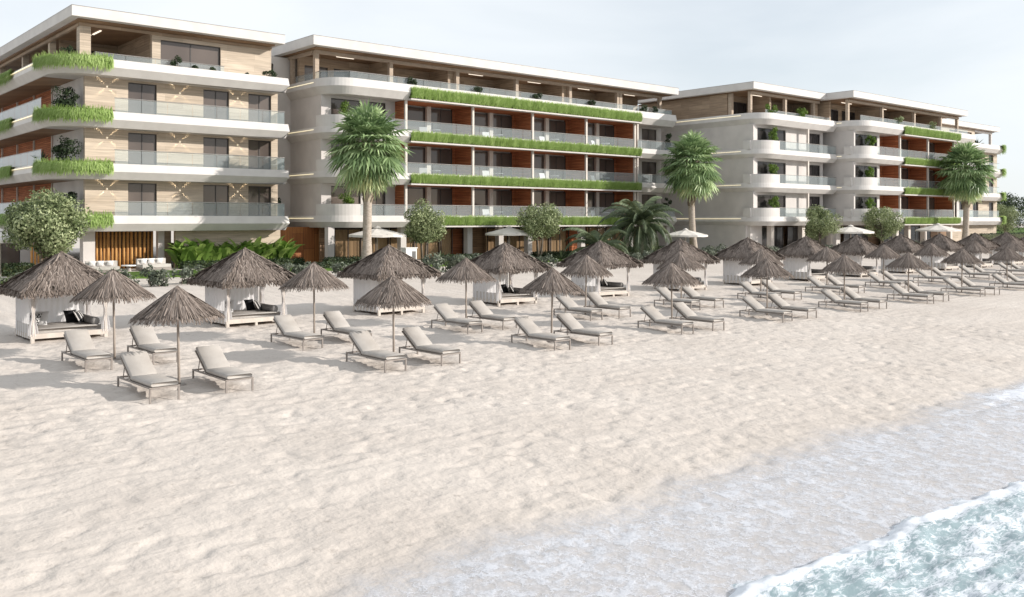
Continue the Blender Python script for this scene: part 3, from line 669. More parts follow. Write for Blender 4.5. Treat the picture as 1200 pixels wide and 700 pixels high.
# ------------------------------------------------------------------ building three: stepped far block
def building_three():
    Bd=thing('apartment_building','far stepped apartment block at the right with curved white balconies','building',(74,50,.8))
    G=.8
    def corner(bx,yl,XR,yw,ops_x,YB):
        for k,z in enumerate(ZS): slab(Bd,[(bx,yl,2.2),(XR,yl,.5),(XR,YB,0),(bx,YB,0)],z,.87 if k<3 else 1.1)
        corner_parapet(Bd,bx,yl,bx+3.1,yw); left_strip(Bd,bx,yl+2.4,YB-1)
        wm=MB()
        for k in range(3):
            a=ZS[k]+SHK[k]*.6; b=ZS[k+1]+.05
            ops=[(p,q,a+(.3 if i==0 else .02),b-.3) for i,(p,q) in enumerate(ops_x)]
            wall_front(wm,yw,bx+.35,ops_x[-1][1]+.5,a,b,ops); wm.box(bx+.35,bx+.65,yw+.3,YB,a,b)
            for p in ops: window(Bd,*p,yw,pane='darkpane')
        wm.build('wall',M['plaster'],Bd)
    # stage A
    corner(73.9,49.8,87.6,51.0,[(74.9,79.7),(83.6,86.0)],66)
    for k in range(3): railing(Bd,[(77.1,50.05),(87.4,50.05)],ZS[k]+SHK[k]-.02,.85)
    cm=MB()
    for k in range(3): cm.box(82.4,82.6,50.2,50.4,ZS[k]+.5,ZS[k+1]+.05)
    cm.build_each('column',M['colstone'],Bd)
    zp=ZS[3]+.65; zr=16.45
    roof(Bd,[(74.3,51.0,0),(87.4,51.0,0),(87.4,66,0),(74.3,66,0)],zr,.64)
    pm=MB(); pm.box(75.0,75.3,54.5,66,zp,zr-.1); pm.box(75.3,87.3,55,55.3,zp,zr-.1); pm.box(79,79.3,52.4,55,zp,zr-.1); pm.box(86.2,87.2,52.0,52.3,zp,zr-.1); pm.build('penthouse_wall',M['travdark'],Bd)
    pc=MB()
    for x in (75.1,81.0,86.2): pc.box(x-.15,x+.15,51.8,52.1,zp,zr-.1)
    pc.box(75.0,75.3,54.0,54.4,zp,zr-.1); pc.build_each('penthouse_column',M['tanstone'],Bd)
    bm=MB(); bm.box(75,87.2,51.75,52.1,zr-.32,zr-.105); bm.build_each('beam',M['tanstone'],Bd)
    window(Bd,75.5,78.8,zp,zr-.7,54.8,pane='darkpane'); window(Bd,79.5,83.5,zp,zr-.7,54.8,pane='darkpane'); ceil_lamp(Bd,77.5,79.5,53.3,zr-.1)
    railing(Bd,[(75.6,50.6),(87.2,50.6)],ZS[3]+.95,.5)
    # stage B
    corner(87.3,47.0,114.1,48.2,[(87.9,92.4)],66)
    planter_run(Bd,95.9,109.4,47.0); grass_bays(Bd,[96.0,102.5,109.0],47.0,2.6)
    rw=MB()
    for k in range(3): rw.box(92.9,95.9,49.4,49.6,ZS[k]+.5,ZS[k+1]+.05)
    for k in range(3): rw.box(92.7,92.9,48.5,49.4,ZS[k]+.5,ZS[k+1]+.05)
    rw.build_each('wood_wall',M['redwood'],Bd)
    we=MB()
    for k in range(3):
        a=ZS[k]+.5; b=ZS[k+1]+.05; ops=[(109.8,111,a,b-.25),(111.5,113.2,a,b-.25)]; wall_front(we,49.0,109.1,113.9,a,b,ops); we.box(113.7,113.9,49.3,60,a,b)
        for p in ops: window(Bd,*p,49.0,pane='darkpane')
        railing(Bd,[(90.5,47.25),(95.9,47.25)],ZS[k]+SHK[k]-.02,.85); railing(Bd,[(96,47.5),(109,47.5)],ZS[k]+SHK[k]-.05,.85); railing(Bd,[(109.4,47.3),(113.8,47.3)],ZS[k]+SHK[k]-.02,.85)
    we.build('end_wall',M['plaster'],Bd)
    roof(Bd,[(87.2,48.0,0),(113.9,48.0,0),(113.9,66,0),(87.2,66,0)],zr+.02,.64)
    pc=MB()
    for x in (87.9,95,102.3,108.9,113.3): pc.box(x-.15,x+.15,48.9,49.2,zp,zr-.1)
    pc.build_each('penthouse_column',M['tanstone'],Bd)
    bm=MB(); bm.box(87.8,113.5,48.85,49.2,zr-.32,zr-.105); bm.build_each('beam',M['tanstone'],Bd)
    pm=MB(); pm.box(87.75,88.05,51.0,66,zp,zr-.1); pm.box(88,113.5,52,52.3,zp,zr-.1)
    for x in (95,102.3,108.9): pm.box(x-.1,x+.1,49.25,52,zp,zr-.1)
    pm.build('penthouse_wall',M['travdark'],Bd)
    for x in (88.5,92,96,99.5,103.3,110): window(Bd,x,x+2.6,zp,zr-.7,51.8,pane='darkpane')
    for x in (89.5,97,104): ceil_lamp(Bd,x,x+2,50.6,zr-.1)
    railing(Bd,[(88.2,47.8),(95.8,47.8),(113.4,47.8)],ZS[3]+SHK[3]-.05,.5)
    # stage C: limestone end
    XR=133.4; yl=50.8; yw=52.0
    for k,z in enumerate(ZS): slab(Bd,[(114.2,yl,0),(XR,yl,2.2),(XR,70,0),(114.2,70,0)],z-.1,1.0)
    wm=MB()
    for k in range(3):
        a=ZS[k]+.6; b=ZS[k+1]-.05; ops=[(116,117.6,a,b-.2),(120.4,122,a,b-.2),(124.9,126.6,a,b-.2),(130.0,131.4,a,b-.2)]
        wall_front(wm,yw,114.2,132.6,a,b,ops); wm.box(132.3,132.6,yw+.3,70,a,b)
        for p in ops: window(Bd,*p,yw,pane='darkpane')
        railing(Bd,[(114.4,yl+.3),(131,yl+.3)],ZS[k]+.88,.85)
    wall_front(wm,yw,114.2,132.4,G,Z1-.05,[])
    wall_front(wm,yw,114.2,125.5,ZS[3]+.6,zr-.6,[(118,124.6,ZS[3]+.9,zr-1.0)]); window(Bd,118,124.6,ZS[3]+.9,zr-1.0,yw)
    wm.build('limestone_wall',M['travertine'],Bd)
    roof(Bd,[(114.3,51.4,0),(132,51.4,0),(132,60,0),(114.3,60,0)],zr-.5,.62)
    fm=MB(); fm.box(130.6,130.9,yw,yw+.3,ZS[3]+.6,zr-.6); fm.box(130.6,130.9,58.6,58.9,ZS[3]+.6,zr-.6); fm.box(125.5,131,yw-.02,yw+.3,zr-.85,zr-.61); fm.build_each('penthouse_column',M['plaster'],Bd)
    P,Nn=ring([(114.2,yl,0),(XR,yl,2.2),(XR,70,0),(114.2,70,0)])
    pts=[(131.0,yl)]+[(p.x,p.y) for p in P if p.x>131.1 and p.y<53.2]+[(XR,56)]
    for k in range(4):
        gr=MB(); pl=MB(); path=[]; zt=ZS[k]+.9
        for (p,q) in zip(pts[:-1],pts[1:]):
            d=Vector(q)-Vector(p)
            if d.length<.02: continue
            n_=Vector((d.y,-d.x)).normalized(); path.append((p,q,(n_.x,n_.y))); i=n_*-.4
            pl.add([(p[0],p[1],zt-.1),(q[0],q[1],zt-.1),(q[0],q[1],zt+.06),(p[0],p[1],zt+.06),(p[0]+i.x,p[1]+i.y,zt+.06),(q[0]+i.x,q[1]+i.y,zt+.06)],[(0,1,2,3),(3,2,5,4)])
        po=pl.build('planter',M['soil'],Bd); grass_band(gr,path,zt+.1,ZS[k]+.0,260,.35,True,seed=80+k); gr.build('grass',M['grass'],po)
    # ground floor
    gc=MB()
    for (x,y) in ((76.6,50.6),(82.0,50.6),(87.0,50.4),(95.8,47.8),(98.5,47.8),(102.3,47.8),(108.8,47.8)): gc.box(x,x+.5,y,y+.5,G,Z1+.02)
    gc.build_each('ground_column',M['colstone'],Bd)
    gw=MB(); gw.box(87.45,87.75,50.45,66,G,Z1+.05); gw.box(74.2,74.5,51.8,66,G,Z1+.05); gw.box(74.5,76.4,51.5,51.8,G,Z1+.05); gw.box(87.4,88.2,50,50.4,G,Z1+.05); gw.build_each('ground_wall',M['plaster'],Bd)
    bk=MB(); bk.box(76.4,87.4,53.2,53.4,G,Z1+.05); bk.box(88.2,113.8,50.4,50.6,G,Z1+.05); bk.build_each('inner_wall',M['timber'],Bd)
    for x in (76.8,79.4,82.4,84.8): window(Bd,x,x+2.2,G+.02,Z1-.15,52.4,pane='darkpane')
    for x in (88.4,91,96.4,99.2,103,105.6): window(Bd,x,x+2.3,G+.02,Z1-.15,49.6,pane='darkpane')
    return Bd
B3=building_three()

# ------------------------------------------------------------------ foliage
def leaf_quads(P,Nrm,size,rg,asp=.5):
    n=len(P); T=rg.normal(size=(n,3)); Nn=Nrm+rg.normal(size=(n,3))*.55; Nn/=np.linalg.norm(Nn,axis=1)[:,None]
    T-=Nn*(T*Nn).sum(1)[:,None]; T/=np.linalg.norm(T,axis=1)[:,None]; B_=np.cross(Nn,T)
    s=(size*(.7+.6*rg.random(n)))[:,None]
    return np.stack([P-T*s,P-B_*s*asp,P+T*s,P+B_*s*asp],1)
def crown_mesh(mb,c,R,n,size,seed,clumps=26,fill=.55):
    rg=np.random.default_rng(seed); c=np.array(c);R=np.array(R,float)
    d=rg.normal(size=(clumps,3)); d/=np.linalg.norm(d,axis=1)[:,None]
    rr=fill+(1-fill)*rg.random(clumps)**.6
    cc=c+d*R*rr[:,None]*.78; cr=(.28+.2*rg.random(clumps))*R.mean()
    k=rg.integers(0,clumps,n); dv=rg.normal(size=(n,3)); dv/=np.linalg.norm(dv,axis=1)[:,None]
    P=cc[k]+dv*(cr[k]*(.55+.5*rg.random(n)))[:,None]
    tone=rg.random(clumps)
    mb.quads(leaf_quads(P,dv,size,rg),np.clip(.25*tone[k]+.6*rg.random(n)+.08,0,1))
def round_tree(name,label,loc,dia,hc,seed,group,n=5200,stems=2,leaf=.085,mat='olive',flat=.92):
    t=thing(name,label,'tree',loc,group)
    cr=MB(); crown_mesh(cr,(0,0,hc),(dia/2,dia/2,dia/2*flat),n,leaf,seed,30)
    tr=MB(); rg=random.Random(seed)
    for s in range(stems):
        bx=(s-(stems-1)/2)*.22; b0=(bx,rg.uniform(-.05,.05),-.05); m_=(bx*1.6+rg.uniform(-.1,.1),rg.uniform(-.1,.1),hc*.5); e=(bx*2.5+rg.uniform(-.2,.2),rg.uniform(-.2,.2),hc)
        tr.tube([b0,m_,e],[.07+dia*.008,.055+dia*.006,.03],7)
        for q in range(4):
            a=rg.uniform(0,6.28); tr.tube([m_ if q%2 else ((m_[0]+e[0])/2,(m_[1]+e[1])/2,(m_[2]+e[2])/2),(math.cos(a)*dia*.3,math.sin(a)*dia*.3,hc+rg.uniform(-.2,.5)*dia*.4)],[.04,.015],5)
    tr.build('trunk',M['barkdark'],t,True,True); cr.build('crown',M[mat],t,False,True); return t
TG='small round trees in the garden'
round_tree('round_tree','big pale-green round tree in front of the limestone block',(13.2,52.6,GZ),4.1,2.95,1,TG,15000,3,.095)
for i,(x,y,dia,hc,lab) in enumerate([
  (38.35,54.0,3.35,3.0,'round tree right of the tall palm, between two cream parasols'),
  (49.6,54.0,3.6,3.0,'round tree just left of the drooping date palm'),
  (80.1,47.5,3.8,3.2,'round tree in front of the curved balconies of the far block'),
  (88.4,45.6,4.0,3.2,'round tree at the start of the far grass bands'),
  (145.6,56.0,4.9,3.4,'round tree standing at the far end of the buildings')]):
    round_tree('round_tree',lab,(x,y,GZ-.02 if y>50 else .62),dia,hc,10+i,TG,8200,2,.085)
for i,(x,y,dia,hc,lab) in enumerate([(152,58,7,4.2,'dark bushy tree beyond the far building'),(164,66,8,4.6,'dark tree at the right edge behind the last round tree'),(176,62,8,4.2,'dark tree outside the far garden hedge')]):
    round_tree('bushy_tree',lab,(x,y,.78),dia,hc,70+i,'dark trees beyond the far building',3200,2,.17,'darkleaf')

def fan_palm(seed):
    rg=random.Random(seed); t=thing('fan_palm','','palm tree',(0,0,0),'tall fan palms'); HT=8.2
    tr=MB(); pts=[];rs=[]
    for i in range(13):
        f=i/12; z=f*HT-.1; pts.append((.25*math.sin(f*2.2),.1*math.sin(f*3),z)); rs.append(.36-.12*min(1,f*4)+ (.05 if f<.6 else .05+.30*((f-.6)/.4)**.8))
    tr.tube(pts,rs,12); tr.build('trunk',M['bark'],t,True,True)
    bt=MB()
    for i in range(170):
        f=.52+.48*(i/170); a=i*2.4; x0=.25*math.sin(f*2.2);y0=.1*math.sin(f*3); r=.29+.30*max(0,(f-.6)/.4)**.8; z=f*HT
        d=Vector((math.cos(a),math.sin(a),0)); tg=Vector((-d.y,d.x,0)); p=Vector((x0,y0,z))+d*(r-.02)
        w_=.10+.05*rg.random(); l=.35+.15*rg.random(); o_=.08+.12*rg.random()
        bt.add([p-tg*w_,p+tg*w_,p+tg*w_*.4+d*o_+Vector((0,0,l)),p-tg*w_*.4+d*o_+Vector((0,0,l))],[(0,1,2,3)],0,rg.random())
    bt.build('leaf_bases',M['boots'],t,False,True)
    cr=MB(); top=Vector((.25*math.sin(2.2),.1*math.sin(3),HT+.1))
    for i in range(124):
        f=i/123; el=rad(84-150*f**.9+rg.uniform(-8,8)); a=i*2.39996+rg.uniform(-.2,.2)
        d=Vector((math.cos(a)*math.cos(el),math.sin(a)*math.cos(el),math.sin(el)))
        side=Vector((-math.sin(a),math.cos(a),0)); up=side.cross(d)*-1
        if up.z<0: up=-up
        L0=rg.uniform(1.2,1.9)*(1.0 if f<.75 else .8); base=top+Vector((0,0,-.9*f)); mid=base+d*L0*.6; hub=base+d*L0-Vector((0,0,.10))
        tone=.25+.5*rg.random()
        if f>.85: tone=.75+.25*rg.random()
        cr.tube([base,mid,hub],[.03,.022,.015],4,0,tone*.8,False)
        R_=rg.uniform(1.3,1.7)*(1.0 if f<.8 else .85); nseg=19
        dd=(d-Vector((0,0,.25+.3*f))).normalized(); sd=side; nn=dd.cross(sd)
        for s in range(nseg):
            th=rad(-115+230*s/(nseg-1)); v=(dd*math.cos(th)+sd*math.sin(th)); ln=R_*(.72+.28*math.cos(th*.7))*rg.uniform(.85,1.08)
            m_=hub+v*ln*.6-Vector((0,0,.04)); e=hub+v*ln-Vector((0,0,.16+.25*rg.random()*ln))
            wv=v.cross(nn).normalized()*.075; 
            fold=nn*.03*(1 if s%2 else -1)
            tt=min(1,max(0,tone+rg.uniform(-.18,.18)))
            cr.add([hub,m_-wv+fold,e,m_+wv-fold],[(0,1,2,3)],0,tt)
    cr.build('crown',M['palmleaf'],t,False,True); return t
fp=fan_palm(3)
for i,(x,y,z,s,rz,lab) in enumerate([(33.0,53.0,GZ-.02,1.0,.4,'tall fan palm in front of the left end of the middle block'),
    (67.9,53.0,GZ-.02,1.02,2.1,'tall fan palm between the middle block and the far block'),
    (105.4,44.8,.60,1.10,4.0,'tall fan palm at the right in front of the far block')]):
    place(fp,i>0,lab,(x,y,z),rz,'tall fan palms',s)
def date_palm(name,label,loc,nf,LN,trunk,seed,emin,emax):
    rg=random.Random(seed); t=thing(name,label,'palm tree',loc,'drooping date palms')
    tr=MB(); tr.tube([(0,0,-.1),(0,0,trunk*.5),(.05,0,trunk)],[.34,.30,.34],10); tr.build('trunk',M['barkdark'],t,True,True)
    cr=MB()
    for i in range(nf):
        f=i/(nf-1); a=i*2.39996; el=rad(emax+(emin-emax)*f+rg.uniform(-6,6)); ln=LN*rg.uniform(.8,1.1)
        p=Vector((.05,0,trunk)); pts=[p.copy()]; ns=9; e=el
        for s in range(ns):
            e-=rad(7+10*s/ns+4*f); d=Vector((math.cos(a)*math.cos(e),math.sin(a)*math.cos(e),math.sin(e))); p=p+d*ln/ns; pts.append(p.copy())
        cr.tube(pts,[.035-.003*k for k in range(len(pts))],4,0,.7,False)
        tone=rg.uniform(.1,.75); side=Vector((-math.sin(a),math.cos(a),0))
        for s in range(2,46):
            u=.12+.88*s/46*.999; k=min(ns-1,int(u*ns)); q=pts[k].lerp(pts[k+1],u*ns-k); d=(pts[k+1]-pts[k]).normalized()
            ll=.62*math.sin(math.pi*min(1,.15+u*.85))**.6*LN/3.6
            for sg in (-1,1):
                v=(d*.55+side*sg*.85-Vector((0,0,.38+rg.uniform(0,.2)))).normalized(); e_=q+v*ll-Vector((0,0,.05)); wv=d*.038
                cr.add([q-wv,q+wv,q+v*ll*.6+wv*.9,e_],[(0,1,2,3)],0,min(1,max(0,tone+rg.uniform(-.15,.2))))
    cr.build('crown',M['dateleaf'],t,False,True); return t
date_palm('date_palm','large drooping date palm between the middle block and the cabanas',(57.7,50.6,.75),52,4.1,2.8,5,-38,89)
date_palm('date_palm','smaller low date palm on the left of the large drooping one',(53.3,51.2,.75),26,3.6,.9,8,-5,80)

# broad-leaf plants under the limestone wall
def banana(seed):
    rg=random.Random(seed); t=thing('broadleaf_plant','','plant',(0,0,0),'broad-leaf plants under the limestone wall'); st=MB(); lf=MB()
    for i in range(20):
        a=rg.uniform(0,6.28); el=rad(rg.uniform(55,88)); ln=rg.uniform(1.0,2.0); p=Vector((rg.uniform(-.25,.25),rg.uniform(-.2,.2),rg.uniform(-.05,.3))); b=p.copy(); e=el
        side=Vector((-math.sin(a),math.cos(a),0)); V=[];ns=7; tone=rg.uniform(.1,.95)
        for s in range(ns+1):
            u=s/ns; wd=.26*math.sin(math.pi*min(1,.08+u*.92))**.7 if u>.25 else .03
            if s==ns: wd=.01
            V+=[p-side*wd+Vector((0,0,wd*.35)),p,p+side*wd+Vector((0,0,wd*.35))]
            d=Vector((math.cos(a)*math.cos(e),math.sin(a)*math.cos(e),math.sin(e))); p=p+d*ln/ns; e-=rad(4+13*u)
        F=[]
        for s in range(ns): F+=[(3*s,3*s+1,3*s+4,3*s+3),(3*s+1,3*s+2,3*s+5,3*s+4)]
        lf.add(V,F,0,tone); st.tube([b-Vector((0,0,.1)),b+Vector((0,0,.25))],.03,5)
    st.build('stem',M['banana'],t,False,True); lf.build('leaves',M['banana'],t,False,True); return t
ORD=['first','second','third','fourth','fifth','sixth','seventh','eighth','ninth','tenth','eleventh','twelfth','thirteenth','fourteenth']
bs=[banana(100+i) for i in range(2)]; used=[False,False]
for i in range(11):
    k=i%2; place(bs[k],used[k],f'large-leaf green plant against the limestone wall, {ORD[i]} from the log screen',(22.95+i*.74+random.uniform(-.1,.1),59.35+random.uniform(-.15,.15),GZ),random.uniform(0,6.28),'broad-leaf plants under the limestone wall',random.uniform(1.0,1.2)); used[k]=True

def bush(name,label,cat,loc,R,n,leaf,mat,seed,group,stem=True,pot=None,clumps=14):
    t=thing(name,label,cat,loc,group)
    cr=MB(); z0=0
    if pot:
        pm=MB(); pm.tube([(0,0,0),(0,0,.12),(0,0,.42)],[.2,.24,.3],12); pm.build('pot',M[pot],t,True,True); z0=.35
    crown_mesh(cr,(0,0,z0+R[2]*.9),R,n,leaf,seed,clumps,.4)
    st=MB(); st.tube([(0,0,z0-.05),(.02,.02,z0+R[2])],[.04,.02],6); st.build('stem',M['barkdark'],t,False,True)
    cr.build('foliage',M[mat],t,False,True); return t
# low shrubs on the back of the beach
SB='low grey-green shrubs along the back of the beach'
X0,SX=8.35,6.14
for i in range(13):
    xx=X0+SX*i
    pass
def shrub_mesh(seed,w):
    mb=MB(); rg=random.Random(seed)
    for k in range(int(w/.8)):
        crown_mesh(mb,(-w/2+.4+k*.8+rg.uniform(-.2,.2),rg.uniform(-.35,.35),rg.uniform(.32,.5)),(.62,.55,rg.uniform(.4,.6)),420,.075,seed*31+k,9,.4)
    return mb
sv=[]
for q,w in enumerate((5.2,4.2,3.2)):
    t=thing('shrub_border','','shrub',(0,0,0),SB); shrub_mesh(200+q,w).build('foliage',M['greyleaf'],t,False,True)
    st=MB()
    for k in range(int(w/.8)): st.tube([(-w/2+.4+k*.8,0,-.05),(-w/2+.45+k*.8,.05,.4)],.02,4)
    st.build('stem',M['barkdark'],t,False,True); sv.append(t)
usedS=[False]*3
pos=[(8.0,46.0),(13.6,46.2),(18.9,46.1),(23.6,46.3),(29.5,46),(35.2,46.3),(41.0,46.1),(47.5,46.3),(54.3,46.1),(60.6,46.2),(66.4,46.0),(72.5,46.2),(79,45.2),(86.5,44.6),(94,44.3)]
for i,(x,y) in enumerate(pos):
    k=i%3 if i not in(0,1,2) else 0 if i!=2 else 1
    k=[0,0,1,2,1,2,1,2,1,0,1,0,2,1,2][i]
    place(sv[k],usedS[k],f'low grey-green shrub clump on the sand behind the cabanas, {ORD[i] if i<14 else "last"} from the left',(x,y,float(gz(y))-.05),random.uniform(-.15,.15)+(math.pi if i%2 else 0),SB,random.uniform(1.15,1.45)); usedS[k]=True

def hedge(label,x0,x1,y0,y1,z0,h,seed,mat='darkleaf',dens=260):
    t=thing('hedge',label,'hedge',((x0+x1)/2,(y0+y1)/2,z0),'clipped garden hedges'); rg=np.random.default_rng(seed)
    w,d=(x1-x0)/2,(y1-y0)/2; core=MB(); core.box(-w+.06,w-.06,-d+.06,d-.06,-.05,h-.08); core.build('branches',M['soil'],t,False,True)
    n=int(dens*(2*w*(h+2*d)+2*d*h)); P=np.stack([rg.uniform(-w,w,n),rg.uniform(-d,d,n),rg.uniform(0,h,n)],-1)
    f=rg.random(n); P[f<.5,1]=-d; P[(f>=.5)&(f<.9),2]=h; P[f>=.9,0]=np.where(rg.random((f>=.9).sum())<.5,-w,w); P+=rg.normal(size=(n,3))*.045
    nr=np.zeros((n,3)); nr[f<.5,1]=-1; nr[(f>=.5)&(f<.9),2]=1; nr[f>=.9,0]=1
    mb=MB(); mb.quads(leaf_quads(P,nr,.07,rg),rg.random(n)); mb.build('foliage',M[mat],t,False,True); return t
hedge('low dark hedge at the edge of the lawn below the limestone wall',22.5,31.0,57.9,58.5,GZ,.45,1)
hedge('dark clipped hedge in front of the wooden door, left of the tall palm',31.6,36.6,55.6,56.4,GZ-.02,.55,2)
hedge('lower clipped hedge step nearer the beach in front of the wooden door',29.5,35.5,53.6,54.2,GZ-.02,.35,3)
hedge('green hedge strip right of the white cabinet in the garden',41.5,47.5,55.2,55.9,GZ-.02,.5,4)
hedge('green hedge strip behind the second round tree',50.5,57.5,55.4,56.1,GZ-.02,.5,5)
hedge('dark hedge beside the lounge area at the far left',6.5,13.5,56.2,57.0,GZ-.02,.7,6)
hedge('dark hedge in front of the middle block behind the date palm',58.5,69.5,54.8,55.6,GZ-.02,.7,7)
hedge('long dark hedge beyond the far palm at the right edge',116,168,47.2,48.6,.78,1.5,8,dens=60)

# ------------------------------------------------------------------ potted plants on balconies
PG='potted plants on the balconies'
f1=[z+SH1 for z in zsB1]
n_=0
for k,lab in ((0,'first'),(1,'second'),(2,'third')):
    bush('potted_tree',f'dark potted tree on the {lab}-floor corner balcony of the limestone block','potted tree',(16.4,60.9,f1[k]-.25),(.85,.8,.85),1500,.075,'darkleaf',300+k,PG,pot='greypot')
def yucca(name,label,loc,R,n,seed,mat,cat='plant',group=PG,pot=None):
    t=thing(name,label,cat,loc,group); rg=random.Random(seed); mb=MB(); z0=0
    if pot:
        pm=MB(); pm.tube([(0,0,0),(0,0,.4)],[.2,.3],12); pm.build('pot',M[pot],t,True,True); z0=.38
    for i in range(n):
        a=i*2.4; el=rad(rg.uniform(15,85)); ln=R*rg.uniform(.7,1.1); d=Vector((math.cos(a)*math.cos(el),math.sin(a)*math.cos(el),math.sin(el))); s=Vector((-math.sin(a),math.cos(a),0))*R*.055; b=Vector((0,0,z0))
        m_=b+d*ln*.55; e=b+d*ln-Vector((0,0,.12*ln)); mb.add([b-s*.6,b+s*.6,m_+s,e,m_-s],[(0,1,2,3,4)],0,rg.random())
    mb.build('leaves',M[mat],t,False,True); return t
yucca('potted_agave','spiky potted agave on the second-floor balcony at the far left',(15.7,63.6,f1[1]-.2),.9,26,5,'dateleaf',pot='pot')
yucca('potted_agave','spiky plant beside the stone corner pillar of the limestone penthouse',(17.95,59.7,f1[3]-.2),.75,24,6,'brightleaf')
for i,(x,y,lab) in enumerate([(16.3,60.6,'left of the stone corner pillar'),(22.75,59.5,'under the wide limestone penthouse window'),(23.9,59.5,'right of the largest ball under the penthouse window'),(25.1,59.5,'at the right end of the penthouse window'),(27.6,59.6,'on the ledge below the blank limestone penthouse wall'),(29.2,59.6,'at the right end of the limestone penthouse ledge')]):
    r=[.62,.55,.26,.28,.22,.5][i]; bush('ball_shrub',f'dark ball shrub {lab}','shrub',(x,y,f1[3]-.12),(r,r,r*.85),700,.055,'darkleaf',320+i,PG,clumps=10)
for k in range(4):
    bush('potted_shrub',f'dark shrub between the first two blocks on the {["first","second","third","penthouse"][k]}-floor ledge' if k<3 else 'dark shrub between the first two blocks beside the penthouse','shrub',(30.9,62.2,zsB1[k]+.9),(.5,.5,.85),900,.08,'darkleaf',330+k,PG,clumps=10) if k<3 else None
z4=ZS[3]+SHK[3]
for i,(x,lab) in enumerate([(39.9,'at the first timber bay of the middle penthouse'),(46.4,'at the second timber bay of the middle penthouse'),(52.8,'at the third timber bay of the middle penthouse'),(59.4,'at the fourth timber bay of the middle penthouse'),(66.4,'at the right end of the middle penthouse'),(68.0,'beside the last rail of the middle penthouse')]):
    bush('ball_shrub',f'dark ball shrub {lab}','shrub',(x,57.72,z4-.08),(.5,.34,.42),600,.055,'darkleaf',340+i,PG,clumps=9)
for i,(x,y,lab) in enumerate([(76.6,50.6,'at the left of the far penthouse terrace'),(81.9,50.5,'in the middle of the far penthouse terrace'),(96.5,47.9,'over the start of the far grass band'),(104,47.9,'over the middle of the far grass band')]):
    bush('ball_shrub',f'green ball shrub {lab}','shrub',(x,y,z4-.1),(.7,.6,.62),700,.07,'brightleaf' if i<2 else 'olive',350+i,PG,clumps=10)
for k,fl in enumerate(('first','second','third')):
    z=ZS[k]+SHK[k]-.1
    bush('potted_shrub',f'bright green shrub behind the {fl}-floor curved parapet of the middle block','shrub',(34.7,58.5,z+.1),(.62,.5,.85),1100,.06,'brightleaf',360+k,PG,pot='greypot')
    bush('potted_shrub',f'bright green shrub behind the {fl}-floor parapet at the near corner of the far block','shrub',(76.9,50.5,z+.35),(.62,.45,.85),900,.075,'brightleaf',365+k,PG,pot='greypot')
    bush('potted_shrub',f'bright green shrub behind the {fl}-floor parapet left of the far grass bands','shrub',(90.0,47.7,z+.35),(.66,.45,.85),900,.08,'brightleaf',370+k,PG,pot='greypot')
    bush('potted_shrub',f'tall dark shrub at the right end of the {fl}-floor balcony of the middle block','shrub',(70.5,58.3,z),(.45,.4,1.0),800,.07,'darkleaf',375+k,PG,pot='greypot')
    bush('potted_shrub',f'dark shrub on the {fl}-floor corner of the far limestone end','shrub',(133.2,54.2,z),(.8,.8,1.0),700,.1,'darkleaf',380+k,PG,pot='greypot')
yucca('potted_agave','dark spiky plant under the open frame on the far roof terrace',(127.3,52.6,z4-.4),1.5,26,9,'darkleaf')
yucca('agave','dark agave with long leaves beside the white garden cabinet',(39.4,53.4,GZ-.02),1.5,16,12,'dateleaf','plant','plants in the garden beds')
yucca('agave','small dark agave under the second round tree',(51.6,53.6,GZ-.02),1.0,18,13,'dateleaf','plant','plants in the garden beds')

# ------------------------------------------------------------------ garden furniture
def garden_parasol():
    t=thing('garden_parasol','','parasol',(0,0,0),'cream parasols in the garden')
    c=MB(); n=8; R=2.0; V=[(0,0,2.55)]; F=[]
    for ring_,(r,z) in enumerate(((1.0,2.33),(R,2.08),(R+.01,1.93))):
        for k in range(n*2):
            a=2*math.pi*(k+.5)/(n*2); rr=r*(1 if k%2 else .965); V.append((math.cos(a)*rr,math.sin(a)*rr,z-(0 if k%2 else .03)))
    m=2*n
    for k in range(m):
        F.append((0,1+k,1+(k+1)%m))
        for r in range(2): F.append((1+r*m+k,1+(r+1)*m+k,1+(r+1)*m+(k+1)%m,1+r*m+(k+1)%m))
    c.add(V,F); cn=c.build('canopy',M['parasol'],t,False,True)
    v=MB(); v.tube([(0,0,2.53),(0,0,2.62),(0,0,2.68)],[.28,.14,.02],10); v.build('vent_cap',M['parasol'],cn,False,True)
    p=MB(); p.tube([(0,0,0),(0,0,2.5)],.035,8); p.build('pole',M['cabanawood'],t,True,True)
    b=MB(); b.tube([(0,0,0),(0,0,.08)],[.35,.3],14); b.build('base',M['greypot'],t,False,True)
    r=MB()
    for k in range(8):
        a=2*math.pi*(k+.5)/8; r.tube([(0,0,2.45),(math.cos(a)*1.9,math.sin(a)*1.9,2.08)],.012,4)
    r.build('ribs',M['cabanawood'],t,False,True); return t
gp=garden_parasol()
for i,(x,y,s,lab) in enumerate([(35.3,55.3,1.02,'cream parasol beside the trunk of the first tall palm'),(48.3,56.2,1.0,'cream parasol between the two slim round trees of the garden'),
   (65.4,52.0,1.0,'cream parasol half hidden behind the drooping date palm'),(83.6,46.3,1.1,'cream parasol between the two round trees of the far block'),(98.5,44.6,1.15,'cream parasol under the far grass bands, left of the far palm'),(11.7,55.8,1.0,'cream parasol cut by the left edge beside the big round tree')]):
    place(gp,i>0,lab,(x,y,(GZ if y>52 else .6)),i*.6+.2,'cream parasols in the garden',s)
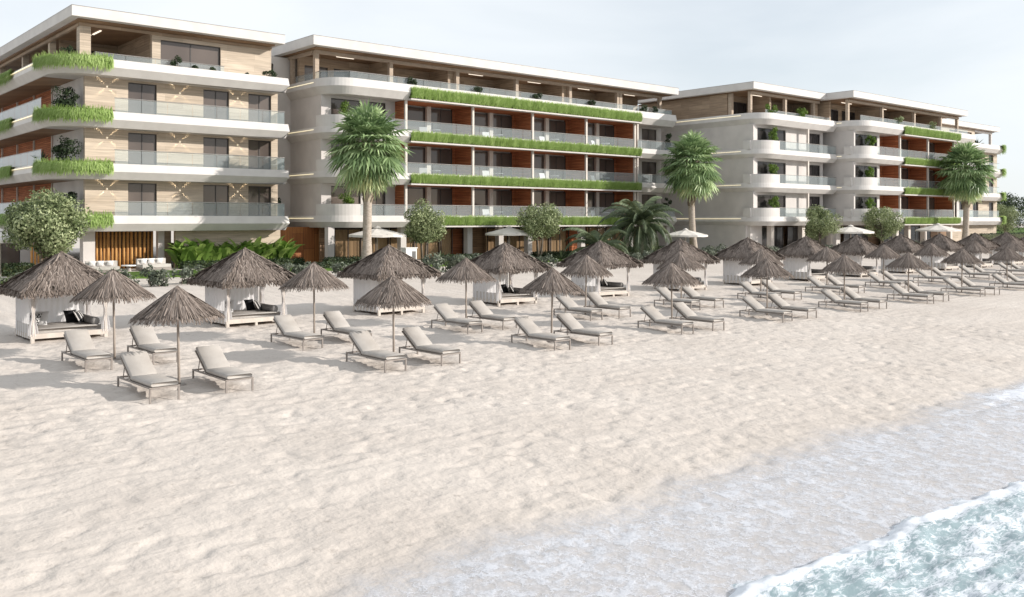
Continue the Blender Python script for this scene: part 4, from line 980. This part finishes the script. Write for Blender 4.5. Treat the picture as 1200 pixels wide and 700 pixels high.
def sofa():
    t=thing('outdoor_sofa','','sofa',(0,0,0),'white sofas by the log screen')
    b=MB(); b.box(-1,1,-.42,.42,.05,.22); b.build('base',M['loungeframe'],t,False,True)
    s=MB(); s.box(-.98,.98,-.4,.3,.225,.42); s.build('seat_cushion',M['mattress'],t,False,True)
    k=MB(); k.box(-.98,.98,.3,.5,.225,.78); k.build('backrest',M['mattress'],t,False,True)
    for x in (-.6,-.1,.5):
        p=MB(); pillow(p,(x,.2,.62),.42,.42,.14,.5); p.build('loose_cushion',M['white'],t,True,True)
    return t
def pillow(mb,c,w,h,th,tilt,rz=0):
    n=7; V=[];F=[]; R=Matrix.Rotation(rz,4,'Z')@Matrix.Rotation(tilt,4,'X')
    for sgn in (1,-1):
        for j in range(n):
            for i in range(n):
                u=-1+2*i/(n-1); v=-1+2*j/(n-1); e=(1-abs(u)**2.6)*(1-abs(v)**2.6); pin=1-.10*(1-abs(u))*abs(v)**3-.0
                x=u*w/2*(1-.08*(1-v*v)*abs(u)**2*0-.06*(1-abs(v)**.5)*0); z=v*h/2
                p=R@Vector((x*(1-.07*(1-v*v)*abs(u)),-sgn*th/2*e**.5,z*(1-.07*(1-u*u)*abs(v)))); V.append(p+Vector(c))
    for s in range(2):
        o=s*n*n
        for j in range(n-1):
            for i in range(n-1):
                q=(o+j*n+i,o+j*n+i+1,o+(j+1)*n+i+1,o+(j+1)*n+i); F.append(q if s==0 else q[::-1])
    mb.add(V,F)
sf=sofa(); place(sf,False,'white outdoor sofa right of the log screen corner',(20.7,58.0,GZ),.15,'white sofas by the log screen',.95); place(sf,True,'white outdoor sofa left of the log screen beside the first cabana roof',(17.4,57.2,GZ),-.1,'white sofas by the log screen',.9)
tb=thing('coffee_table','low white coffee table in front of the log screen','table',(19.2,58.1,GZ)); m=MB(); m.tube([(0,0,.32),(0,0,.38)],.42,20); m.build('table_top',M['white'],tb,False,True); m=MB(); m.tube([(0,0,0),(0,0,.32)],[.2,.08],12); m.build('base',M['loungeframe'],tb,False,True)
cb=thing('garden_cabinet','white box cabinet standing on the lawn left of the round tree','cabinet',(36.4,53.0,GZ-.02)); m=MB(); m.box(-.45,.45,-.3,.3,0,1.2); m.build('body',M['whitebox'],cb,False,True); m=MB(); m.box(.06,.36,-.315,-.302,.2,1.0); m.build('door',M['greypot'],cb,False,True); m=MB(); m.box(-.5,.5,-.34,.34,1.2,1.26); m.build('top',M['whitebox'],cb,False,True)

# ------------------------------------------------------------------ thatched umbrellas
def strips(mb,rg,A,B,wid,tone,sag=.0):
    """A,B: arrays (n,3) of strand root and tip; flat strands facing up"""
    d=B-A; s=np.stack([-d[:,1],d[:,0],np.zeros(len(d))],-1); s/=np.maximum(np.linalg.norm(s,axis=1),1e-5)[:,None]; s*=wid[:,None]/2
    tw=rg.normal(size=(len(A),1))*.35; s=s+np.array([0,0,1.0])*tw*wid[:,None]/2
    mb.quads(np.stack([A-s,A+s,B+s*.5,B-s*.5],1),tone)
def umbrella_model():
    t=thing('beach_umbrella','','umbrella',(0,0,0)); rg=np.random.default_rng(5)
    HP,ZR,R=2.33,1.66,1.06
    prof=lambda r: HP-(HP-ZR)*(r/R)**1.06
    c=MB(); V=[(0,0,HP-.03)];F=[];n=36
    for r in (.35,.7,1.0): 
        for k in range(n): a=2*math.pi*k/n; V.append((math.cos(a)*r,math.sin(a)*r,prof(r)-.03))
    for k in range(n):
        F.append((0,1+k,1+(k+1)%n))
        for q in range(2): F.append((1+q*n+k,1+(q+1)*n+k,1+(q+1)*n+(k+1)%n,1+q*n+(k+1)%n))
    c.add(V,F,1)
    for lay,(r0,r1,nn) in enumerate(((.55,1.10,620),(.38,.98,480),(.2,.75,340),(.0,.5,240),(.0,.26,110))):
        a=rg.random(nn)*2*math.pi; a2=a+rg.normal(size=nn)*.06; ra=r0+rg.random(nn)*.12; rb=r1*(.86+.18*rg.random(nn)); off=.012*lay+.03*rg.random(nn)
        A=np.stack([np.cos(a)*ra,np.sin(a)*ra,prof(ra)+off],-1); B=np.stack([np.cos(a2)*rb,np.sin(a2)*rb,prof(rb)+off*.6-.03*rg.random(nn)-.06*np.clip(rb-.95,0,1)*8*.5],-1)
        strips(c,rg,A,B,.016+.028*rg.random(nn),rg.random(nn))
    nn=240; a=rg.random(nn)*2*math.pi; ra=1.0+.04*rg.random(nn); rb=ra+.03+.05*rg.random(nn)
    A=np.stack([np.cos(a)*ra,np.sin(a)*ra,prof(ra)],-1); B=np.stack([np.cos(a)*rb,np.sin(a)*rb,prof(ra)-.06-.10*rg.random(nn)],-1); strips(c,rg,A,B,.02+.02*rg.random(nn),rg.random(nn)*.8)
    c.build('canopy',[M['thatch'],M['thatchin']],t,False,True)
    p=MB(); p.tube([(0,0,-.25),(0,0,1.1),(0,0,HP-.1)],[.034,.031,.028],10); p.build('pole',M['pole'],t,True,True)
    k=MB(); k.tube([(0,0,HP-.06),(0,0,HP+.03),(0,0,HP+.06)],[.09,.05,.01],8); k.build('top_cap',M['thatchin'],t,True,True)
    s=MB()
    for j in range(8): a=2*math.pi*j/8; s.tube([(0,0,HP-.12),(math.cos(a)*.98,math.sin(a)*.98,prof(.98)-.05)],.014,5)
    s.build('spokes',M['pole'],t,False,True)
    b=MB(); b.tube([(0,0,-.03),(0,0,.035)],[.2,.16],16); b.build('foot_plate',M['loungeframe'],t,False,True); return t
um=umbrella_model()
# ------------------------------------------------------------------ loungers
def cushion_box(mb,L_,W,T,M4,seg=6):
    """soft-edged mattress, local x width, y length, z thickness"""
    r=.035; P,_=[],None; V=[];F=[]
    prof=[(-W/2+r,0),(-W/2,r),(-W/2,T-r),(-W/2+r,T),(W/2-r,T),(W/2,T-r),(W/2,r),(W/2-r,0)]
    ys=[0,.02,.06]+[L_*k/seg for k in range(1,seg)]+[L_-.06,L_-.02,L_]
    for y in ys:
        s=1 if .05<y<L_-.05 else (.9 if .01<y<L_-.01 else .75)
        for (x,z) in prof:
            zz=T/2+(z-T/2)*s+ (.006*math.sin(y*9) if z>T/2 else 0); V.append(M4@Vector((x*(1-(1-s)*.12),y,zz)))
    m=len(prof)
    for i in range(len(ys)-1):
        for k in range(m): F.append((i*m+k,i*m+(k+1)%m,(i+1)*m+(k+1)%m,(i+1)*m+k))
    F.append(tuple(range(m))); F.append(tuple((len(ys)-1)*m+k for k in range(m-1,-1,-1))); mb.add(V,F)
def lounger_model():
    t=thing('sun_lounger','','sun lounger',(0,0,0)); W=.64
    f=MB(); 
    for s in (-1,1): f.box(s*(W/2)-.02,s*(W/2)+.02,-1.04,1.02,.284,.318)
    f.box(-W/2+.02,W/2-.02,-1.04,-1.0,.277,.313); f.box(-W/2+.02,W/2-.02,.98,1.02,.277,.313)
    for y in (-.6,-.2,.2,.6): f.box(-W/2+.02,W/2-.02,y-.015,y+.015,.285,.305)
    f.box(-W/2+.02,W/2-.02,-1.0,.22,.296,.312); f.build('frame',M['loungeframe'],t,False,True)
    for sx in (-1,1):
        for y in (-1.02,1.0):
            l=MB(); l.box(sx*W/2-.019,sx*W/2+.019,y-.019,y+.019,-.06,.276); l.build('leg',M['loungeframe'],t,False,True)
    m=MB(); cushion_box(m,1.27,W-.01,.11,Matrix.Translation((0,-1.04,.314))); m.build('seat_cushion',M['cushion'],t,True,True)
    R=Matrix.Translation((0,.225,.335))@Matrix.Rotation(rad(34),4,'X')
    b=MB(); cushion_box(b,.84,W-.03,.10,R); bk=b.build('back_cushion',M['cushion'],t,True,True)
    s=MB(); P8=[R@Vector((x,y,z)) for z in (-.035,-.003) for (x,y) in ((-W/2+.01,.0),(W/2-.01,.0),(W/2-.01,.82),(-W/2+.01,.82))]
    s.add(P8,[(0,3,2,1),(4,5,6,7),(0,1,5,4),(1,2,6,5),(2,3,7,6),(3,0,4,7)]); s.build('back_panel',M['loungeframe'],t,False,True)
    for x in (-W/2+.03,W/2-.03):
        s=MB(); s.tube([R@Vector((x,.0,-.02)),R@Vector((x,.80,-.02))],.014,5); s.tube([R@Vector((x,.5,-.02)),(x,.75,.29)],.012,5)
        s.build('back_frame',M['loungeframe'],t,False,True)
    return t
lo=lounger_model()
NAME=ORD
usedU=False; usedL=False
rj=random.Random(4)
for row,(Y,n0,n1,rowname,sU) in enumerate(((22.0,-1,12,'seaward row',1.0),(26.4,-1,14,'landward row',1.03))):
    for i in range(n0,n1):
        x=X0+SX*i+(.1 if row==0 else 0); z=float(gz(Y))
        who='leftmost, just outside' if i<0 else NAME[min(i,13)]
        lab=f'thatched beach umbrella in the {rowname}, {who} from the left' if i>=0 else f'thatched beach umbrella at the hidden left end of the {rowname}'
        if i>=0 or True:
            if i>=0:
                place(um,usedU,lab,(x,Y,z+float(bumps(np.array(x),np.array(Y)))*.5),rj.uniform(0,6.28),'thatched beach umbrellas',(1,1,sU*rj.uniform(.985,1.015))).rotation_euler=(rj.uniform(-.022,.022),rj.uniform(-.022,.022),rj.uniform(0,6.28)); usedU=True
            else:
                place(um,usedU,lab,(x,Y,z),rj.uniform(0,6.28),'thatched beach umbrellas',(1,1,sU)); usedU=True
        if i<0: continue
        for s,dx in (('left',-.93),('right',.83)):
            yy=Y-.5+rj.uniform(-.08,.08); place(lo,usedL,f'beige sun lounger {s} of the {NAME[min(i,13)]} umbrella in the {rowname}',(x+dx+rj.uniform(-.05,.05),yy,float(gz(yy))+.005),rj.uniform(-.03,.03),'beige sun loungers on the beach',1.0); usedL=True

# ------------------------------------------------------------------ cabanas
def curtain_sheet(mb,p0,p1,z0,z1,folds,amp,bulge=None,n=44):
    p0=Vector(p0);p1=Vector(p1);d=p1-p0;nn=Vector((-d.y,d.x)).normalized(); V=[];F=[];rows=10
    for j in range(rows+1):
        v=j/rows; z=z1+(z0-z1)*v
        for i in range(n+1):
            u=i/n; uu=u
            if bulge: c,mw=bulge; k=1-(1-mw)*math.exp(-((v-.55)/.22)**2); uu=c+(u-c)*k
            q=p0+d*uu+nn*(amp*math.sin(u*folds*6.283+.6*math.sin(v*3+u*9)))*(.6+.4*v); V.append((q.x,q.y,z+.015*math.sin(u*folds*6.28)*(j==rows)))
    for j in range(rows):
        for i in range(n): F.append((j*(n+1)+i,j*(n+1)+i+1,(j+1)*(n+1)+i+1,(j+1)*(n+1)+i))
    mb.add(V,F)
def cabana_model():
    t=thing('beach_cabana','','cabana',(0,0,0)); rg=np.random.default_rng(9)
    PX,PY=1.05,.88; A_,HP,ZE=1.45,2.64,1.58
    # thatch roof
    c=MB(); zz=lambda s: HP-.03-(HP-ZE)*s
    c.add([(0,0,HP-.05),(-A_,-A_,ZE-.03),(A_,-A_,ZE-.03),(A_,A_,ZE-.03),(-A_,A_,ZE-.03)],[(0,1,2),(0,2,3),(0,3,4),(0,4,1),(4,3,2,1)],1)
    for face in range(4):
        ca,sa=math.cos(face*math.pi/2),math.sin(face*math.pi/2)
        for r in range(8):
            s1=(r+1)/8*1.03; s0=max(0,s1-.26); nn=int(60+170*s1)
            u=rg.uniform(-1,1,nn); ja=rg.normal(size=nn)*.10; ss0=s0+rg.random(nn)*.06; ss1=s1+(rg.random(nn)-.4)*.10; off=.02+.035*rg.random(nn)
            Ax=u*ss0*A_; Ay=-ss0*A_; Bx=u*ss1*A_+ja; By=-ss1*A_
            Az=HP-(HP-ZE)*ss0+off+.02; Bz=HP-(HP-ZE)*ss1+off*.9-.05*np.clip(ss1-.98,0,1)*12
            Aw=np.stack([Ax*ca-Ay*sa,Ax*sa+Ay*ca,Az],-1); Bw=np.stack([Bx*ca-By*sa,Bx*sa+By*ca,Bz],-1)
            strips(c,rg,Aw,Bw,.02+.032*rg.random(nn),rg.random(nn))
        nn=260; u=rg.uniform(-1.02,1.02,nn); Ax=u*A_;Ay=-np.full(nn,A_)-.02; Aw=np.stack([Ax*ca-Ay*sa,Ax*sa+Ay*ca,np.full(nn,ZE+.02)],-1); Bx=Ax+rg.normal(size=nn)*.05; By=Ay-.03-.04*rg.random(nn)
        Bw=np.stack([Bx*ca-By*sa,Bx*sa+By*ca,ZE-.08-.13*rg.random(nn)],-1); strips(c,rg,Aw,Bw,.035+.035*rg.random(nn),rg.random(nn)*.8)
        # hip strands
        nn=60; s=rg.random(nn); hx=-s*A_; hy=-s*A_; e=np.clip(s+.12,0,1.05); jit=rg.normal(size=nn)*.05
        Aw=np.stack([hx*ca-hy*sa,hx*sa+hy*ca,HP-(HP-ZE)*s+.07],-1); bx=-e*A_+jit; by=-e*A_-jit
        Bw=np.stack([bx*ca-by*sa,bx*sa+by*ca,HP-(HP-ZE)*e+.05],-1); strips(c,rg,Aw,Bw,.04+.04*rg.random(nn),.3+.7*rg.random(nn))
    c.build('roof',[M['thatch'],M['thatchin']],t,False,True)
    k=MB(); k.tube([(0,0,HP-.1),(0,0,HP+.05),(0,0,HP+.1)],[.12,.07,.02],8); k.build('roof_cap',M['thatchin'],t,True,True)
    for sx in (-1,1):
        for sy in (-1,1):
            p=MB(); p.box(sx*PX-.04,sx*PX+.04,sy*PY-.04,sy*PY+.04,-.1,ZE+.1); p.build('post',M['cabanawood'],t,False,True)
    b=MB(); b.box(-PX,PX,-PY-.03,-PY+.03,ZE-.02,ZE+.06); b.box(-PX,PX,PY-.03,PY+.03,ZE-.02,ZE+.06); b.box(-PX-.03,-PX+.03,-PY,PY,ZE-.01,ZE+.05); b.box(PX-.03,PX+.03,-PY,PY,ZE-.01,ZE+.05); b.build('roof_beam',M['cabanawood'],t,False,True)
    f=MB(); f.box(-1.12,1.12,-.92,-.84,.12,.27); f.box(-1.12,1.12,.84,.92,.12,.27); f.box(-1.12,-1.04,-.84,.84,.121,.269); f.box(1.04,1.12,-.84,.84,.121,.269); f.box(-1.04,1.04,-.84,.84,.16,.24); f.build('bed_frame',M['cabanawood'],t,False,True)
    for x in (-1.07,0,1.07):
        for y in (-.87,.87): l=MB(); l.box(x-.045,x+.045,y-.045,y+.045,-.08,.119); l.build('leg',M['cabanawood'],t,False,True)
    m=MB(); cushion_box(m,1.66,2.02,.17,Matrix.Translation((0,-.83,.245))); m.build('mattress',M['mattress'],t,True,True)
    a=MB(); a.box(-1.11,-1.0,-.8,.8,.275,.56); a.build('side_panel',M['mattress'],t,False,True)
    q=MB(); curtain_sheet(q,(-PX-.06,PY+.02),(-PX-.06,-PY+.05),.13,ZE+.02,7,.022); q.build('curtain',M['curtain'],t,True,True)
    q=MB(); curtain_sheet(q,(-PX,PY+.06),(PX*.92,PY+.06),.16,ZE+.02,11,.022,n=66); q.build('curtain',M['curtain'],t,True,True)
    for (x,y,w_) in ((-PX,-PY,.30),(PX,-PY,.30),(PX,PY-.1,.30)):
        q=MB(); curtain_sheet(q,(x-w_/2,y-.05),(x+w_/2,y+.0),.22,ZE+.02,4,.035,(.5,.3),24); q.build('tied_curtain',M['curtain'],t,True,True)
    bl=MB(); bl.tube([(.82,-.72,.52),(.82,-.68,.52),(.82,.68,.52),(.82,.72,.52)],[.09,.13,.13,.09],12); bl.build('bolster',M['bolster'],t,True,True)
    return t
cbn=cabana_model()
def mk_pillow(name,label,loc,mat,tilt,rz,w=.46):
    mb=MB(); pillow(mb,(0,0,0),w,w*.95,.16,tilt,0); o=mb.build(name,M[mat],None,True); o.location=loc; o.rotation_euler=(0,0,rz); return tag(o,label,'cushion','cushions on the cabana beds')
for i in range(14):
    x=X0-.04+SX*i; y=31.4; z=float(gz(y)); wh=ORD[i]
    place(cbn,i>0,f'thatched white-curtained cabana daybed, {wh} from the left in the back row',(x,y,z),rj.uniform(-.02,.02),'thatched cabana daybeds',1.0)
    if i<9:
        b=z+.415
        mk_pillow('cushion',f'black and white checked cushion on the {wh} cabana bed from the left',(x-.78,y+.05,b+.2),'check',-.45,-1.0)
        mk_pillow('cushion',f'white cushion on the {wh} cabana bed from the left',(x-.55,y+.34,b+.2),'white',-.4,-.55,.5)
        mk_pillow('cushion',f'black cushion on the {wh} cabana bed from the left',(x+.42,y+.5,b+.19),'black',-.4,.35)
        mk_pillow('cushion',f'black cushion with pale stripes on the {wh} cabana bed from the left',(x+.60,y+.22,b+.19),'blackstripe',-.5,.9)

# ------------------------------------------------------------------ balcony furniture behind the glass
def chair_model():
    t=thing('balcony_chair','','chair',(0,0,0)); m=MB(); m.box(-.3,.3,-.3,.25,.30,.42); m.build('seat',M['white'],t,False,True)
    m=MB(); m.add([(-.3,.25,.42),(.3,.25,.42),(.3,.33,.42),(-.3,.33,.42),(-.3,.38,.9),(.3,.38,.9),(.3,.44,.9),(-.3,.44,.9)],[(0,3,2,1),(4,5,6,7),(0,1,5,4),(1,2,6,5),(2,3,7,6),(3,0,4,7)]); m.build('backrest',M['white'],t,False,True)
    for x in (-.27,.27):
        for y in (-.27,.25): m=MB(); m.box(x-.02,x+.02,y-.02,y+.02,0,.3); m.build('leg',M['loungeframe'],t,False,True)
    return t
def table_model():
    t=thing('balcony_table','','table',(0,0,0)); m=MB(); m.tube([(0,0,.66),(0,0,.70)],.4,18); m.build('table_top',M['white'],t,False,True)
    m=MB(); m.tube([(0,0,0),(0,0,.03),(0,0,.66)],[.22,.05,.04],10); m.build('base',M['loungeframe'],t,False,True); return t
ch=chair_model(); tbm=table_model(); uc=False; bay=['first','second','third','last']
for k,fl in enumerate(('first','second','third')):
    for i,x in enumerate((39.5,45.95,52.4,58.85)):
        z=ZS[k]+SHK[k]*.62
        place(ch,uc,f'pale chair on the {fl}-floor balcony of the middle block, {bay[i]} timber bay',(x+2.3,58.9,z),-.6+.3*i,'balcony chairs'); place(tbm,uc,f'small pale table on the {fl}-floor balcony of the middle block, {bay[i]} timber bay',(x+3.4,58.8,z),0,'balcony tables'); uc=True
